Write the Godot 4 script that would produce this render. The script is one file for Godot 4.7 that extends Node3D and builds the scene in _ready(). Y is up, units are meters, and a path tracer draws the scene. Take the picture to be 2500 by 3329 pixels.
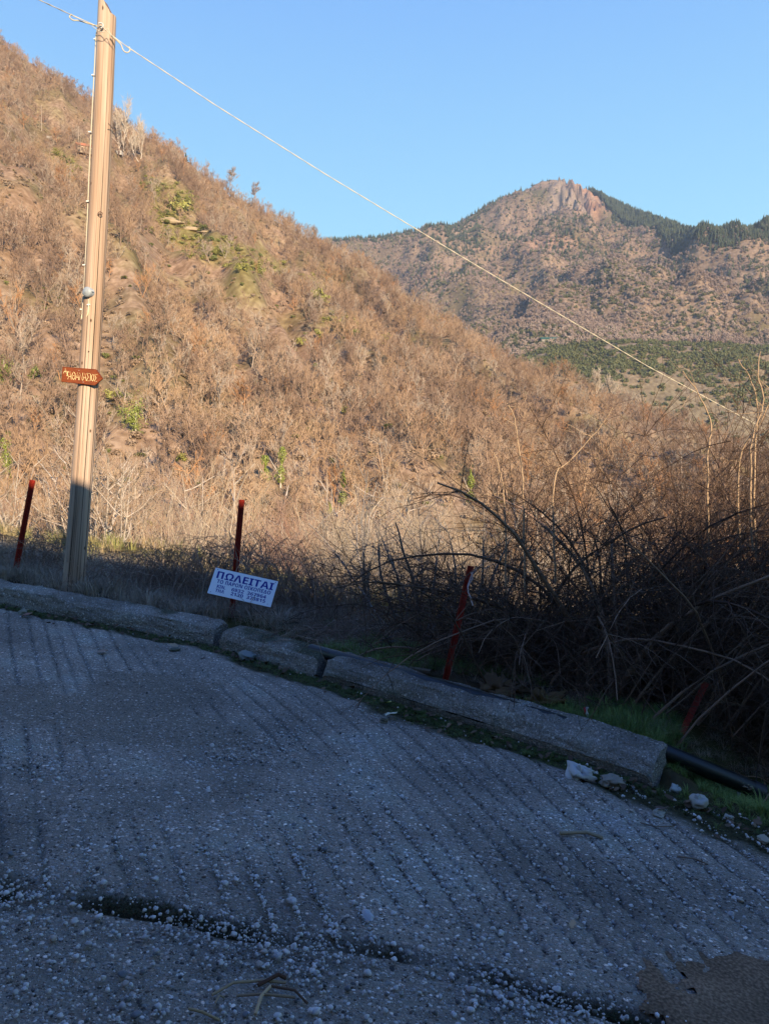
extends Node3D
# A steep village lane in winter shade, a sunlit wooded hillside across the valley and a rocky mountain beyond.

const F := 2563.0
const EYE := 1.6
const PITCH := 2.78
var rng := RandomNumberGenerator.new()
var noise_a := FastNoiseLite.new()
var noise_b := FastNoiseLite.new()
var noise_r := FastNoiseLite.new()
var M := {}
var taken := {}

# ------------------------------------------------------------------ mesh collector
class Shape:
	var v := PackedVector3Array()
	var n := PackedVector3Array()
	var c := PackedColorArray()
	var t := PackedVector2Array()
	var i := PackedInt32Array()

	func tube(p: PackedVector3Array, r: PackedFloat32Array, sides: int, col: Color, vscale := 1.0) -> void:
		var m := p.size()
		var first := v.size()
		var along := 0.0
		for k in m:
			var d: Vector3 = (p[mini(k + 1, m - 1)] - p[maxi(k - 1, 0)]).normalized()
			var ref := Vector3(0.31, 0.05, 0.95) if absf(d.y) > 0.6 else Vector3.UP
			var a := d.cross(ref).normalized()
			var b := d.cross(a)
			if k > 0:
				along += p[k].distance_to(p[k - 1])
			for s in sides:
				var q := TAU * s / sides
				var o := a * cos(q) + b * sin(q)
				v.append(p[k] + o * r[k])
				n.append(o)
				c.append(col)
				t.append(Vector2(float(s) / sides, along * vscale))
		for k in m - 1:
			for s in sides:
				var e := (s + 1) % sides
				var q0 := first + k * sides + s
				var q1 := first + k * sides + e
				var q2 := q0 + sides
				var q3 := q1 + sides
				i.append_array([q0, q1, q2, q1, q3, q2])

	func cap(p: Vector3, nn: Vector3, r: float, sides: int, col: Color) -> void:
		var ref := Vector3.UP if absf(nn.y) < 0.6 else Vector3(1, 0, 0)
		var a := nn.cross(ref).normalized()
		var b := nn.cross(a)
		var f := v.size()
		v.append(p); n.append(nn); c.append(col); t.append(Vector2(0.5, 0.5))
		for s in sides:
			var q := TAU * s / sides
			v.append(p + (a * cos(q) + b * sin(q)) * r); n.append(nn); c.append(col); t.append(Vector2(0.5 + 0.5 * cos(q), 0.5 + 0.5 * sin(q)))
		for s in sides:
			i.append_array([f, f + 1 + (s + 1) % sides, f + 1 + s])

	func tri(p0: Vector3, p1: Vector3, p2: Vector3, nn: Vector3, col: Color) -> void:
		var f := v.size()
		v.append_array([p0, p1, p2])
		n.append_array([nn, nn, nn])
		c.append_array([col, col, col])
		t.append_array([Vector2(p0.x, p0.y), Vector2(p1.x, p1.y), Vector2(p2.x, p2.y)])
		i.append_array([f, f + 1, f + 2])

	func quad(p0: Vector3, p1: Vector3, p2: Vector3, p3: Vector3, col: Color) -> void:
		var nn := (p2 - p0).cross(p1 - p0).normalized()
		var f := v.size()
		v.append_array([p0, p1, p2, p3])
		n.append_array([nn, nn, nn, nn])
		c.append_array([col, col, col, col])
		t.append_array([Vector2(0, 0), Vector2(1, 0), Vector2(1, 1), Vector2(0, 1)])
		i.append_array([f, f + 1, f + 2, f, f + 2, f + 3])

	func box(at: Vector3, x: Vector3, y: Vector3, z: Vector3, col: Color) -> void:
		# x, y, z are half extents as vectors
		for s in [-1.0, 1.0]:
			var q: float = s
			quad(at + z * q - x * q - y, at + z * q - x * q + y, at + z * q + x * q + y, at + z * q + x * q - y, col)
			quad(at + x * q + z * q - y, at + x * q + z * q + y, at + x * q - z * q + y, at + x * q - z * q - y, col)
			quad(at + y * q - x - z * q, at + y * q - x + z * q, at + y * q + x + z * q, at + y * q + x - z * q, col)

	func grid(cols: int, rows: int, pts: PackedVector3Array, cl: PackedColorArray, keep := PackedByteArray()) -> void:
		var f := v.size()
		v.append_array(pts)
		c.append_array(cl)
		for r in rows:
			for k in cols:
				var l := pts[r * cols + maxi(k - 1, 0)]
				var rr := pts[r * cols + mini(k + 1, cols - 1)]
				var u := pts[maxi(r - 1, 0) * cols + k]
				var d := pts[mini(r + 1, rows - 1) * cols + k]
				var nn := (d - u).cross(rr - l).normalized()
				n.append(nn if nn.y >= 0.0 else -nn)
				t.append(Vector2(pts[r * cols + k].x, pts[r * cols + k].z))
		for r in rows - 1:
			for k in cols - 1:
				var q := r * cols + k
				if keep.size() and not (keep[q] and keep[q + 1] and keep[q + cols] and keep[q + cols + 1]):
					continue
				i.append_array([f + q, f + q + cols, f + q + 1, f + q + 1, f + q + cols, f + q + cols + 1])

	func mesh(m: Material, into: ArrayMesh = null) -> ArrayMesh:
		var a := []
		a.resize(Mesh.ARRAY_MAX)
		a[Mesh.ARRAY_VERTEX] = v
		a[Mesh.ARRAY_NORMAL] = n
		a[Mesh.ARRAY_COLOR] = c
		a[Mesh.ARRAY_TEX_UV] = t
		a[Mesh.ARRAY_INDEX] = i
		# front faces run clockwise, on the side that the normals point to
		for k in range(0, i.size(), 3):
			var p0 := v[i[k]]
			if (v[i[k + 2]] - p0).cross(v[i[k + 1]] - p0).dot(n[i[k]] + n[i[k + 1]] + n[i[k + 2]]) < 0.0:
				var e := i[k + 1]
				i[k + 1] = i[k + 2]
				i[k + 2] = e
		a[Mesh.ARRAY_INDEX] = i
		var out := into if into else ArrayMesh.new()
		out.add_surface_from_arrays(Mesh.PRIMITIVE_TRIANGLES, a)
		out.surface_set_material(out.get_surface_count() - 1, m)
		return out

# ------------------------------------------------------------------ scene helpers
func numbered(called: String) -> String:
	if not taken.has(called):
		taken[called] = 0
		return called
	taken[called] += 1
	return "%s_%03d" % [called, taken[called]]

func tag(o: Node, label: String, category: String, group := "", kind := "") -> void:
	if label: o.set_meta("label", label)
	if category: o.set_meta("category", category)
	if group: o.set_meta("group", group)
	if kind: o.set_meta("kind", kind)

func base(called: String, where: Vector3, label: String, category: String, group := "") -> Node3D:
	var o := Node3D.new()
	o.name = numbered(called)
	add_child(o)
	o.position = where
	tag(o, label, category, group)
	return o

func put(called: String, m: Mesh, parent: Node = null, where := Vector3.ZERO) -> MeshInstance3D:
	var o := MeshInstance3D.new()
	o.mesh = m
	o.position = where
	if parent == null:
		o.name = numbered(called)
		add_child(o)
	else:
		o.name = called
		parent.add_child(o, true)
	return o

func scatter(called: String, m: Mesh, where: Array, tints: PackedColorArray, label: String, category: String, parent: Node = null) -> void:
	if where.is_empty():
		return
	var mm := MultiMesh.new()
	mm.transform_format = MultiMesh.TRANSFORM_3D
	mm.use_colors = tints.size() > 0
	mm.mesh = m
	mm.instance_count = where.size()
	for k in where.size():
		mm.set_instance_transform(k, where[k])
		if tints.size(): mm.set_instance_color(k, tints[k])
	var o := MultiMeshInstance3D.new()
	o.multimesh = mm
	if parent:
		o.name = called
		parent.add_child(o, true)
		o.set_meta("kind", "stuff")
	else:
		o.name = numbered(called)
		add_child(o)
		tag(o, label, category, "", "stuff")

func rf(a: float, b: float) -> float:
	return rng.randf_range(a, b)

func rdir() -> Vector3:
	return Vector3(rng.randfn(), rng.randfn(), rng.randfn()).normalized()

func lin(hex: String) -> Color:
	return Color(hex).srgb_to_linear()

func turned(where: Vector3, s: float, squash := 1.0) -> Transform3D:
	return Transform3D(Basis(Vector3.UP, rf(0, TAU)).scaled(Vector3(s, s * squash, s)), where)

# the direction that the camera's picture point (u, v) of the 2500 x 3329 photograph looks in, per metre of depth
func ray(u: float, v: float) -> Vector3:
	var p := deg_to_rad(PITCH)
	var y := -(v - 1664.5) / F
	var d := Vector3((u - 1250.0) / F, y * cos(p) - sin(p), -y * sin(p) - cos(p))
	return d / -d.z

func at(u: float, v: float, depth: float) -> Vector3:
	return Vector3(0, EYE, 0) + ray(u, v) * depth

# where that direction meets the ground
func hit(u: float, v: float, from: float) -> Vector3:
	var r := ray(u, v)
	var d := from
	while d < 3000.0:
		var p := Vector3(0, EYE, 0) + r * d
		if p.y <= ground(p.x, p.z):
			return Vector3(p.x, ground(p.x, p.z), p.z)
		d *= 1.004
	return Vector3(0, EYE, 0) + r * 400.0

func table(x: float, pts: Array) -> float:
	if x <= pts[0][0]: return pts[0][1]
	for k in pts.size() - 1:
		if x <= pts[k + 1][0]:
			var f: float = (x - pts[k][0]) / (pts[k + 1][0] - pts[k][0])
			return lerpf(pts[k][1], pts[k + 1][1], f)
	return pts[-1][1]

# ------------------------------------------------------------------ the lie of the land
const KERB := [[-14.0, -11.2], [-6.0, -8.75], [-2.62, -7.46], [-1.55, -7.08], [-0.52, -6.32], [0.73, -5.33], [1.6, -4.62], [4.2, -2.45], [12.0, 4.0]]

func road_y(x: float, z: float) -> float:
	return -0.108 * x + 0.0166 * z

# (distance along, distance beyond the kerb line)
func kerb_st(x: float, z: float) -> Vector2:
	var best := 1e9
	var out := Vector2.ZERO
	var s := 0.0
	for k in KERB.size() - 1:
		var a := Vector2(KERB[k][0], KERB[k][1])
		var b := Vector2(KERB[k + 1][0], KERB[k + 1][1])
		var d := b - a
		var l := d.length()
		var f := clampf((Vector2(x, z) - a).dot(d) / (l * l), 0.0, 1.0)
		var q := a + d * f
		var far := q.distance_to(Vector2(x, z))
		if far < best:
			best = far
			var side := d.x * (z - a.y) - d.y * (x - a.x)
			out = Vector2(s + f * l, -far if side > 0 else far)
		s += l
	return out

const CREST := [[-4000.0, -700.0], [-1200.0, -420.0], [-300.0, -30.0], [0.0, 150.0], [90.0, 215.0], [300.0, 345.0], [450.0, 440.0], [600.0, 530.0], [750.0, 645.0], [1050.0, 815.0], [1300.0, 955.0], [1700.0, 1212.0], [2100.0, 1362.0], [2380.0, 1470.0], [2600.0, 1540.0], [3200.0, 1640.0], [6000.0, 1700.0]]
const CREST_R := [[-300.0, 500.0], [600.0, 450.0], [1050.0, 425.0], [1700.0, 400.0], [2380.0, 370.0], [3000.0, 330.0]]
const SKYLINE := [[-2000.0, 1000.0], [600.0, 860.0], [1050.0, 795.0], [1180.0, 787.0], [1270.0, 778.0], [1400.0, 748.0], [1480.0, 742.0], [1560.0, 692.0], [1640.0, 652.0], [1700.0, 633.0], [1745.0, 608.0], [1790.0, 601.0], [1850.0, 622.0], [1950.0, 662.0], [2050.0, 705.0], [2200.0, 758.0], [2260.0, 768.0], [2350.0, 762.0], [2500.0, 762.0], [3200.0, 700.0], [6000.0, 900.0]]
const SKY_R := [[600.0, 1700.0], [1400.0, 1900.0], [1790.0, 2150.0], [2050.0, 1800.0], [2250.0, 1400.0], [2600.0, 1350.0]]
const FOOT := [[1000.0, 1330.0], [1500.0, 1250.0], [1750.0, 1150.0], [2000.0, 1118.0], [2300.0, 1125.0], [2600.0, 1135.0], [3000.0, 1160.0]]

func hill_y(x: float, d: float) -> float:
	var u := 1250.0 + F * x / d
	var far := table(u, CREST_R)
	var top := EYE + (1540.0 - table(u, CREST)) / F * far
	if d > far:
		return top - (d - far) * 0.5
	var q := (d - 62.0) / (far - 62.0)
	if q < 0.0:
		return -14.0
	var y := lerpf(-14.0, top, q * (0.82 + 0.18 * q))
	var slant := noise_r.get_noise_2d(x * 0.9 + d * 0.25, d * 0.22) * 16.0
	return y + slant * clampf(q * 3.0, 0.0, 1.0) * clampf((1.0 - q) * 6.0, 0.0, 1.0) + noise_a.get_noise_2d(x * 1.2, d * 1.2) * 1.5 * clampf(q * 4.0, 0, 1)

func far_y(x: float, d: float) -> float:
	var u := 1250.0 + F * x / d
	var r := table(u, SKY_R)
	var top := EYE + (1540.0 - table(u, SKYLINE)) / F * r
	var foot_d := 820.0
	var foot := EYE + (1540.0 - table(u, FOOT)) / F * foot_d
	if d > r:
		return top - (d - r) * 0.35
	if d < foot_d:
		var q := clampf((d - 500.0) / (foot_d - 500.0), 0.0, 1.0)
		return lerpf(-40.0, foot, q * (1.5 - 0.5 * q)) + noise_r.get_noise_2d(x * 0.35 + 90, d * 0.35) * 14.0 * q * clampf((1.0 - q) * 4.0, 0.0, 1.0)
	var q2 := (d - foot_d) / (r - foot_d)
	var keep := clampf(q2 * 5.0, 0.0, 1.0) * clampf((1.0 - q2) * 7.0, 0.0, 1.0)
	var y := lerpf(foot, top, q2 * (0.72 + 0.28 * q2))
	y += (noise_r.get_noise_2d(x * 0.16, d * 0.09) * 70.0 + noise_a.get_noise_2d(x * 0.35, d * 0.25) * 16.0) * keep
	# the cliff below the summit: ribs of rock that stand out from the slope
	var rock := cliff(u, q2)
	if rock > 0.0:
		y += rock * (absf(noise_a.get_noise_2d(x * 1.6, d * 0.25)) * 62.0 + noise_b.get_noise_2d(x * 0.5, d * 0.2) * 16.0 - 6.0) * clampf((1.0 - q2) * 22.0, 0.0, 1.0)
	return y

func cliff(u: float, q: float) -> float:
	var a := clampf(1.0 - absf(u - 1860.0 + (q - 0.9) * -260.0) / 100.0, 0.0, 1.0)
	var b := clampf((q - 0.72) / 0.06, 0.0, 1.0) 
	return minf(1.0, a * 2.2) * b

func verge_y(x: float, z: float) -> float:
	var st := kerb_st(x, z)
	var t := st.y
	var y := road_y(x, z)
	var open := clampf((st.x - 17.0) / 0.3, 0.0, 1.0)
	var t0 := lerpf(0.10, -0.12, open)
	if t < t0:
		return y - 0.16
	var lift := 0.115 * clampf((17.5 - st.x) / 0.7, 0.0, 1.0)
	var k := clampf((t - t0) / 0.2, 0.0, 1.0)
	# beyond the kerb the ground keeps the kerb's level, then falls away to the valley
	var near := clampf(t, 0.0, 1.5)
	var yy := lerpf(y - 0.16, road_y(x - t * 0.58, z + t * 0.8) + lift, k) - 0.02 * near
	yy -= open * 0.24 * clampf((t - 0.15) / 0.5, 0.0, 1.0)
	var out := maxf(t - 1.15, 0.0)
	yy -= 0.20 * out * out / (out + 1.2) + maxf(out - 9.0, 0.0) * 0.15
	yy += noise_b.get_noise_2d(x * 6.0, z * 6.0) * 0.05 * k + noise_a.get_noise_2d(x * 2.0, z * 2.0) * minf(out, 8.0) * 0.09
	return maxf(yy, -16.0)

func ground(x: float, z: float) -> float:
	var d := -z
	if d < 40.0:
		return verge_y(x, z)
	var y := verge_y(x, z)
	if d < 900.0:
		y = maxf(y, hill_y(x, d)) 
	if d > 480.0:
		y = maxf(y, far_y(x, d))
	return y

func uv_of(p: Vector3) -> Vector2:
	var q := p - Vector3(0, EYE, 0)
	var a := deg_to_rad(PITCH)
	var y := q.y * cos(a) - q.z * sin(a)
	var z := q.y * sin(a) + q.z * cos(a)
	return Vector2(1250.0 + F * q.x / -z, 1664.5 - F * y / -z)

# ------------------------------------------------------------------ main
func _ready() -> void:
	rng.seed = 20240
	noise_a.seed = 3; noise_a.frequency = 0.05; noise_a.fractal_octaves = 3
	noise_b.seed = 8; noise_b.frequency = 0.12; noise_b.fractal_octaves = 4
	noise_r.seed = 5; noise_r.frequency = 0.03; noise_r.fractal_octaves = 3
	# camera
	var cam := Camera3D.new()
	cam.name = "camera"
	cam.position = Vector3(0, EYE, 0)
	cam.rotation_degrees = Vector3(-PITCH, 0, 0)
	cam.fov = rad_to_deg(2.0 * atan(1664.5 / F))
	cam.near = 0.05
	cam.far = 6000.0
	add_child(cam)
	# sky
	var env := Environment.new()
	env.background_mode = Environment.BG_SKY
	var sm := ProceduralSkyMaterial.new()
	sm.sky_top_color = Color(0.32, 0.53, 0.94)
	sm.sky_horizon_color = Color(0.79, 1.07, 1.03)
	sm.sky_curve = 0.3
	sm.ground_bottom_color = Color(0.30, 0.25, 0.20)
	sm.ground_horizon_color = Color(0.45, 0.42, 0.40)
	sm.sun_angle_max = 1.0
	var sky := Sky.new()
	sky.sky_material = sm
	env.sky = sky
	env.background_energy_multiplier = 0.535
	env.tonemap_mode = Environment.TONE_MAPPER_LINEAR
	env.tonemap_exposure = 2.06
	env.fog_enabled = true
	env.fog_density = 0.0001
	env.fog_light_color = Color(0.80, 0.88, 1.0)
	env.sdfgi_enabled = true
	env.ssao_enabled = true
	env.ssil_enabled = true
	var we := WorldEnvironment.new()
	we.name = "world"
	we.environment = env
	add_child(we)
	# the low winter sun, behind the camera and to its right
	var sun := DirectionalLight3D.new()
	sun.name = "sun"
	sun.light_energy = 1.6
	sun.light_angular_distance = 0.5
	sun.light_color = Color(1.0, 0.90, 0.76)
	sun.shadow_enabled = true
	add_child(sun)
	var el := deg_to_rad(19.0)
	var az := deg_to_rad(24.0)
	var to_sun := Vector3(sin(az) * cos(el), sin(el), cos(az) * cos(el))
	sun.look_at_from_position(to_sun * 50.0, Vector3.ZERO)
	materials()
	land()
	road()
	kerbs()
	house_behind()
	print("land ", Time.get_ticks_msec())
	pole()
	posts()
	sale_sign()
	pipe()
	debris()
	print("things ", Time.get_ticks_msec())
	verge_plants()
	thicket()
	print("verge ", Time.get_ticks_msec())
	hillside()
	print("hill ", Time.get_ticks_msec())
	mountain_woods()
	print("done ", Time.get_ticks_msec())

# ------------------------------------------------------------------ materials
func mat(rough := 0.9, spec := 0.3) -> StandardMaterial3D:
	var m := StandardMaterial3D.new()
	m.vertex_color_use_as_albedo = true
	m.roughness = rough
	m.metallic_specular = spec
	return m

func noise_tex(freq: float, lo: Color, hi: Color, size := 512, sd := 1, kind := FastNoiseLite.TYPE_SIMPLEX_SMOOTH) -> NoiseTexture2D:
	var f := FastNoiseLite.new()
	f.noise_type = kind
	f.seed = sd
	f.frequency = freq
	f.fractal_octaves = 5
	var t := NoiseTexture2D.new()
	t.width = size
	t.height = size
	t.seamless = true
	t.noise = f
	var g := Gradient.new()
	g.set_color(0, lo)
	g.set_color(1, hi)
	t.color_ramp = g
	return t

# concrete with its washed-out stones: colour and relief, one tile of about 1.1 m
func aggregate(size: int, stones: int, rmin: float, rmax: float, sd: int) -> Array:
	var r := RandomNumberGenerator.new()
	r.seed = sd
	var col := Image.create(size, size, false, Image.FORMAT_RGB8)
	var high := Image.create(size, size, false, Image.FORMAT_L8)
	var f := FastNoiseLite.new()
	f.frequency = 0.09
	f.seed = sd
	var f2 := FastNoiseLite.new()
	f2.frequency = 0.6
	f2.seed = sd + 1
	for y in size:
		for x in size:
			var g := 0.50 + f.get_noise_2d(x, y) * 0.12 + f2.get_noise_2d(x, y) * 0.18
			col.set_pixel(x, y, Color(g * 1.02, g, g * 0.95))
			high.set_pixel(x, y, Color(0.35 + f2.get_noise_2d(x, y) * 0.12, 0, 0))
	for k in stones:
		var cx := r.randf() * size
		var cy := r.randf() * size
		var rad := rmin + (rmax - rmin) * pow(r.randf(), 5.5)
		var asp := r.randf_range(0.6, 1.0)
		var an := r.randf() * PI
		var tone := r.randf()
		var g := r.randf_range(0.50, 0.70) if tone < 0.72 else (r.randf_range(0.74, 0.97) if tone < 0.82 else r.randf_range(0.18, 0.36))
		var warm := r.randf_range(-0.03, 0.05)
		var c := Color(g + warm, g, g - warm * 0.8)
		var n := int(ceil(rad)) + 1
		for dy in range(-n, n + 1):
			for dx in range(-n, n + 1):
				var ex := (dx * cos(an) + dy * sin(an)) / rad
				var ey := (-dx * sin(an) + dy * cos(an)) / (rad * asp)
				var q := ex * ex + ey * ey
				if q < 1.0:
					var px := posmod(int(cx) + dx, size)
					var py := posmod(int(cy) + dy, size)
					col.set_pixel(px, py, c)
					high.set_pixel(px, py, Color(0.45 + 0.5 * sqrt(1.0 - q), 0, 0))
	return [ImageTexture.create_from_image(col), ImageTexture.create_from_image(high)]

func materials() -> void:
	M.plain = mat()
	M.twig = mat(0.85, 0.25)
	M.bark = mat(0.95, 0.2)
	var leaf := mat(0.6, 0.4)
	leaf.backlight_enabled = true
	leaf.backlight = Color(0.35, 0.35, 0.2)
	M.leaf = leaf
	M.straw = mat(0.75, 0.35)
	M.stone = mat(0.9, 0.3)
	M.stone.albedo_texture = noise_tex(0.02, Color(0.62, 0.62, 0.62), Color(1, 1, 1), 256, 4)
	M.stone.uv1_triplanar = true
	M.stone.uv1_scale = Vector3(9, 9, 9)
	# the road
	var ag := aggregate(1024, 30000, 1.4, 7.5, 11)
	var rd := mat(0.92, 0.25)
	rd.albedo_texture = ag[0]
	rd.uv1_triplanar = true
	rd.uv1_world_triplanar = true
	rd.uv1_scale = Vector3(0.8, 0.8, 0.8)
	rd.heightmap_enabled = true
	rd.heightmap_texture = ag[1]
	rd.heightmap_scale = 0.8
	M.road = rd
	var kb := mat(0.93, 0.25)
	kb.albedo_texture = ag[0]
	kb.uv1_triplanar = true
	kb.uv1_world_triplanar = true
	kb.uv1_scale = Vector3(0.9, 0.9, 0.9)
	kb.heightmap_enabled = true
	kb.heightmap_texture = ag[1]
	kb.heightmap_scale = 1.0
	M.kerb = kb
	# earth with leaf litter
	var so := mat(0.97, 0.15)
	so.albedo_texture = noise_tex(0.012, Color(0.55, 0.50, 0.46), Color(1.0, 1.0, 1.0), 1024, 21)
	so.uv1_triplanar = true
	so.uv1_world_triplanar = true
	so.uv1_scale = Vector3(0.35, 0.35, 0.35)
	so.heightmap_enabled = true
	so.heightmap_texture = noise_tex(0.02, Color.BLACK, Color.WHITE, 512, 22)
	so.heightmap_scale = 4.0
	M.soil = so
	var cy := mat(0.97, 0.15)
	cy.albedo_texture = noise_tex(0.05, Color(0.45, 0.45, 0.45), Color(1.0, 1.0, 1.0), 512, 27)
	cy.uv1_triplanar = true
	cy.uv1_world_triplanar = true
	cy.uv1_scale = Vector3(2.2, 2.2, 2.2)
	cy.heightmap_enabled = true
	cy.heightmap_texture = noise_tex(0.06, Color.BLACK, Color.WHITE, 512, 28)
	cy.heightmap_scale = 0.5
	M.clay = cy
	var hs := mat(0.97, 0.15)
	hs.albedo_texture = noise_tex(0.02, Color(0.5, 0.46, 0.42), Color(1.0, 1.0, 1.0), 1024, 23)
	hs.uv1_triplanar = true
	hs.uv1_world_triplanar = true
	hs.uv1_scale = Vector3(0.02, 0.02, 0.02)
	M.hill = hs
	var mt := mat(0.97, 0.15)
	mt.albedo_texture = noise_tex(0.03, Color(0.55, 0.52, 0.5), Color(1.0, 1.0, 1.0), 1024, 24)
	mt.uv1_triplanar = true
	mt.uv1_world_triplanar = true
	mt.uv1_scale = Vector3(0.006, 0.006, 0.006)
	M.mountain = mt
	M.red = mat(0.6, 0.4)
	M.red.albedo_texture = noise_tex(0.03, Color(0.55, 0.5, 0.5), Color(1, 1, 1), 256, 31)
	M.red.uv1_triplanar = true
	M.red.uv1_scale = Vector3(6, 6, 6)
	M.metal = mat(0.45, 0.5)
	M.plastic = mat(0.4, 0.5)
	M.paint = mat(0.7, 0.3)
	M.cable = mat(0.6, 0.4)
	# weathered pole wood: streaks along the grain
	var w := 512
	var h := 1024
	var im := Image.create(w, h, false, Image.FORMAT_RGB8)
	var hi := Image.create(w, h, false, Image.FORMAT_L8)
	var g1 := FastNoiseLite.new()
	g1.frequency = 0.05
	g1.fractal_octaves = 4
	var g2 := FastNoiseLite.new()
	g2.frequency = 0.012
	g2.seed = 5
	for y in h:
		for x in w:
			var an := TAU * x / w
			var cx := cos(an) * 82.0
			var cz := sin(an) * 82.0
			var s := g1.get_noise_3d(cx * 2.4, y * 0.035, cz * 2.4)
			var b := g2.get_noise_3d(cx * 0.9, y * 0.25, cz * 0.9)
			var crack := smoothstep(0.30, 0.40, g1.get_noise_3d(cx * 1.1 + 300, y * 0.012, cz * 1.1)) * 0.5
			var k := clampf(0.86 + s * 0.16 + b * 0.14 - crack * 1.1, 0.1, 1.0)
			im.set_pixel(x, y, Color(0.755 * k, 0.665 * k * (0.98 + b * 0.06), 0.58 * k * (0.97 + b * 0.12)))
			hi.set_pixel(x, y, Color(clampf(0.6 + s * 0.5 - crack, 0, 1), 0, 0))
	# knots
	var r := RandomNumberGenerator.new()
	r.seed = 9
	for q in 22:
		var kx := r.randi() % w
		var ky := r.randi() % h
		for dy in range(-4, 5):
			for dx in range(-11, 12):
				var e := sqrt(pow(dx / 11.0, 2) + pow(dy / 4.0, 2))
				if e < 1.0:
					var px := posmod(kx + dx, w)
					var py := posmod(ky + dy, h)
					var dark := lerpf(0.45, 1.0, smoothstep(0.25, 1.0, e))
					var o := im.get_pixel(px, py)
					im.set_pixel(px, py, Color(o.r * dark, o.g * dark * 0.97, o.b * dark * 0.95))
	var wd := mat(0.85, 0.25)
	wd.albedo_texture = ImageTexture.create_from_image(im)
	wd.heightmap_enabled = true
	wd.heightmap_texture = ImageTexture.create_from_image(hi)
	wd.heightmap_scale = 0.35
	M.wood = wd
	# stained board: grain across
	var bd := mat(0.55, 0.4)
	bd.albedo_texture = noise_tex(0.03, Color(0.62, 0.55, 0.5), Color(1, 1, 1), 256, 41)
	bd.uv1_triplanar = true
	bd.uv1_scale = Vector3(1.5, 14, 3)
	M.board = bd
	var pl := mat(0.9, 0.25)
	pl.albedo_texture = noise_tex(0.02, Color(0.8, 0.8, 0.8), Color(1, 1, 1), 256, 42)
	pl.uv1_triplanar = true
	M.plaster = pl

# ------------------------------------------------------------------ ground sheets
func sheet(called: String, ks: PackedFloat32Array, ds: PackedFloat32Array, m: Material, paint: Callable) -> void:
	var pts := PackedVector3Array()
	var cl := PackedColorArray()
	for d in ds:
		for k in ks:
			var p := Vector3(k * d, 0.0, -d)
			p.y = ground(p.x, p.z)
			pts.append(p)
			cl.append(paint.call(p))
	var s := Shape.new()
	s.grid(ks.size(), ds.size(), pts, cl)
	var o := put(called, s.mesh(m))
	tag(o, "", "", "", "structure")

func fan(n: int) -> PackedFloat32Array:
	var ks := PackedFloat32Array()
	for k in n + 1:
		var q := float(k) / n * 2.0 - 1.0
		ks.append(q * 0.62 + pow(absf(q), 5.0) * signf(q) * 0.9)
	return ks

func steps(a: float, b: float, n: int, power := 1.0) -> PackedFloat32Array:
	var ds := PackedFloat32Array()
	for k in n + 1:
		ds.append(a * pow(b / a, pow(float(k) / n, power)))
	return ds

func soil_paint(p: Vector3) -> Color:
	var q := noise_b.get_noise_2d(p.x * 3.0, p.z * 3.0)
	var c := Color(0.10, 0.075, 0.05).lerp(Color(0.17, 0.13, 0.08), clampf(q + 0.5, 0, 1))
	var st := kerb_st(p.x, p.z)
	if st.y < 1.6:
		c = c.lerp(Color(0.05, 0.07, 0.022), clampf(0.6 + q, 0, 1) * 0.7)
	elif st.y > 5.0:
		c = c.lerp(Color(0.22, 0.19, 0.08), clampf(q * 1.5 + 0.5, 0, 1))
	return c

func hill_paint(p: Vector3) -> Color:
	var q := noise_b.get_noise_2d(p.x * 0.35, p.z * 0.35)
	var w := noise_a.get_noise_2d(p.x * 0.5, p.z * 0.5)
	var c := Color(0.43, 0.295, 0.195).lerp(Color(0.52, 0.39, 0.275), clampf(q + 0.5, 0, 1))
	c = c.lerp(Color(0.24, 0.21, 0.09), clampf(w * 1.6, 0, 0.6))
	if -p.z > 180.0:
		c = c.lerp(Color(0.33, 0.295, 0.11), clampf(clearing(uv_of(p)) * 1.5 + q, 0.0, 0.8))
	return c

func mountain_paint(p: Vector3) -> Color:
	var u := 1250.0 + F * p.x / -p.z
	var q := noise_b.get_noise_2d(p.x * 0.06, p.z * 0.06)
	var w := noise_a.get_noise_2d(p.x * 0.09, p.z * 0.09)
	var c := Color(0.30, 0.22, 0.155).lerp(Color(0.41, 0.305, 0.21), clampf(q + 0.5, 0, 1))
	c = c.lerp(Color(0.17, 0.16, 0.075), clampf(w * 2.0, 0, 0.8))
	if -p.z < 830.0:
		c = c.lerp(Color(0.36, 0.29, 0.19), 0.7)
	var r := table(u, SKY_R)
	var rock := cliff(u, (-p.z - 820.0) / (r - 820.0))
	if rock > 0.0:
		var pink := Color(0.38, 0.31, 0.25).lerp(Color(0.52, 0.30, 0.19), clampf(noise_a.get_noise_2d(p.x * 0.2, p.y * 0.2) * 2.0 + (u - 1860.0) / 70.0, 0, 1))
		c = c.lerp(pink, rock)
	# pale pink scree below the cliff
	var uv := uv_of(p)
	for spot in [[1790.0, 790.0, 75.0, 28.0], [1560.0, 808.0, 75.0, 9.0], [1700.0, 815.0, 110.0, 8.0], [1410.0, 900.0, 60.0, 14.0], [1650.0, 750.0, 40.0, 10.0]]:
		var e := pow((uv.x - spot[0]) / spot[2], 2) + pow((uv.y - spot[1]) / spot[3], 2) + q * 1.2
		c = c.lerp(Color(0.50, 0.33, 0.23), clampf(1.3 - e, 0.0, 0.85))
	return c

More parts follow.
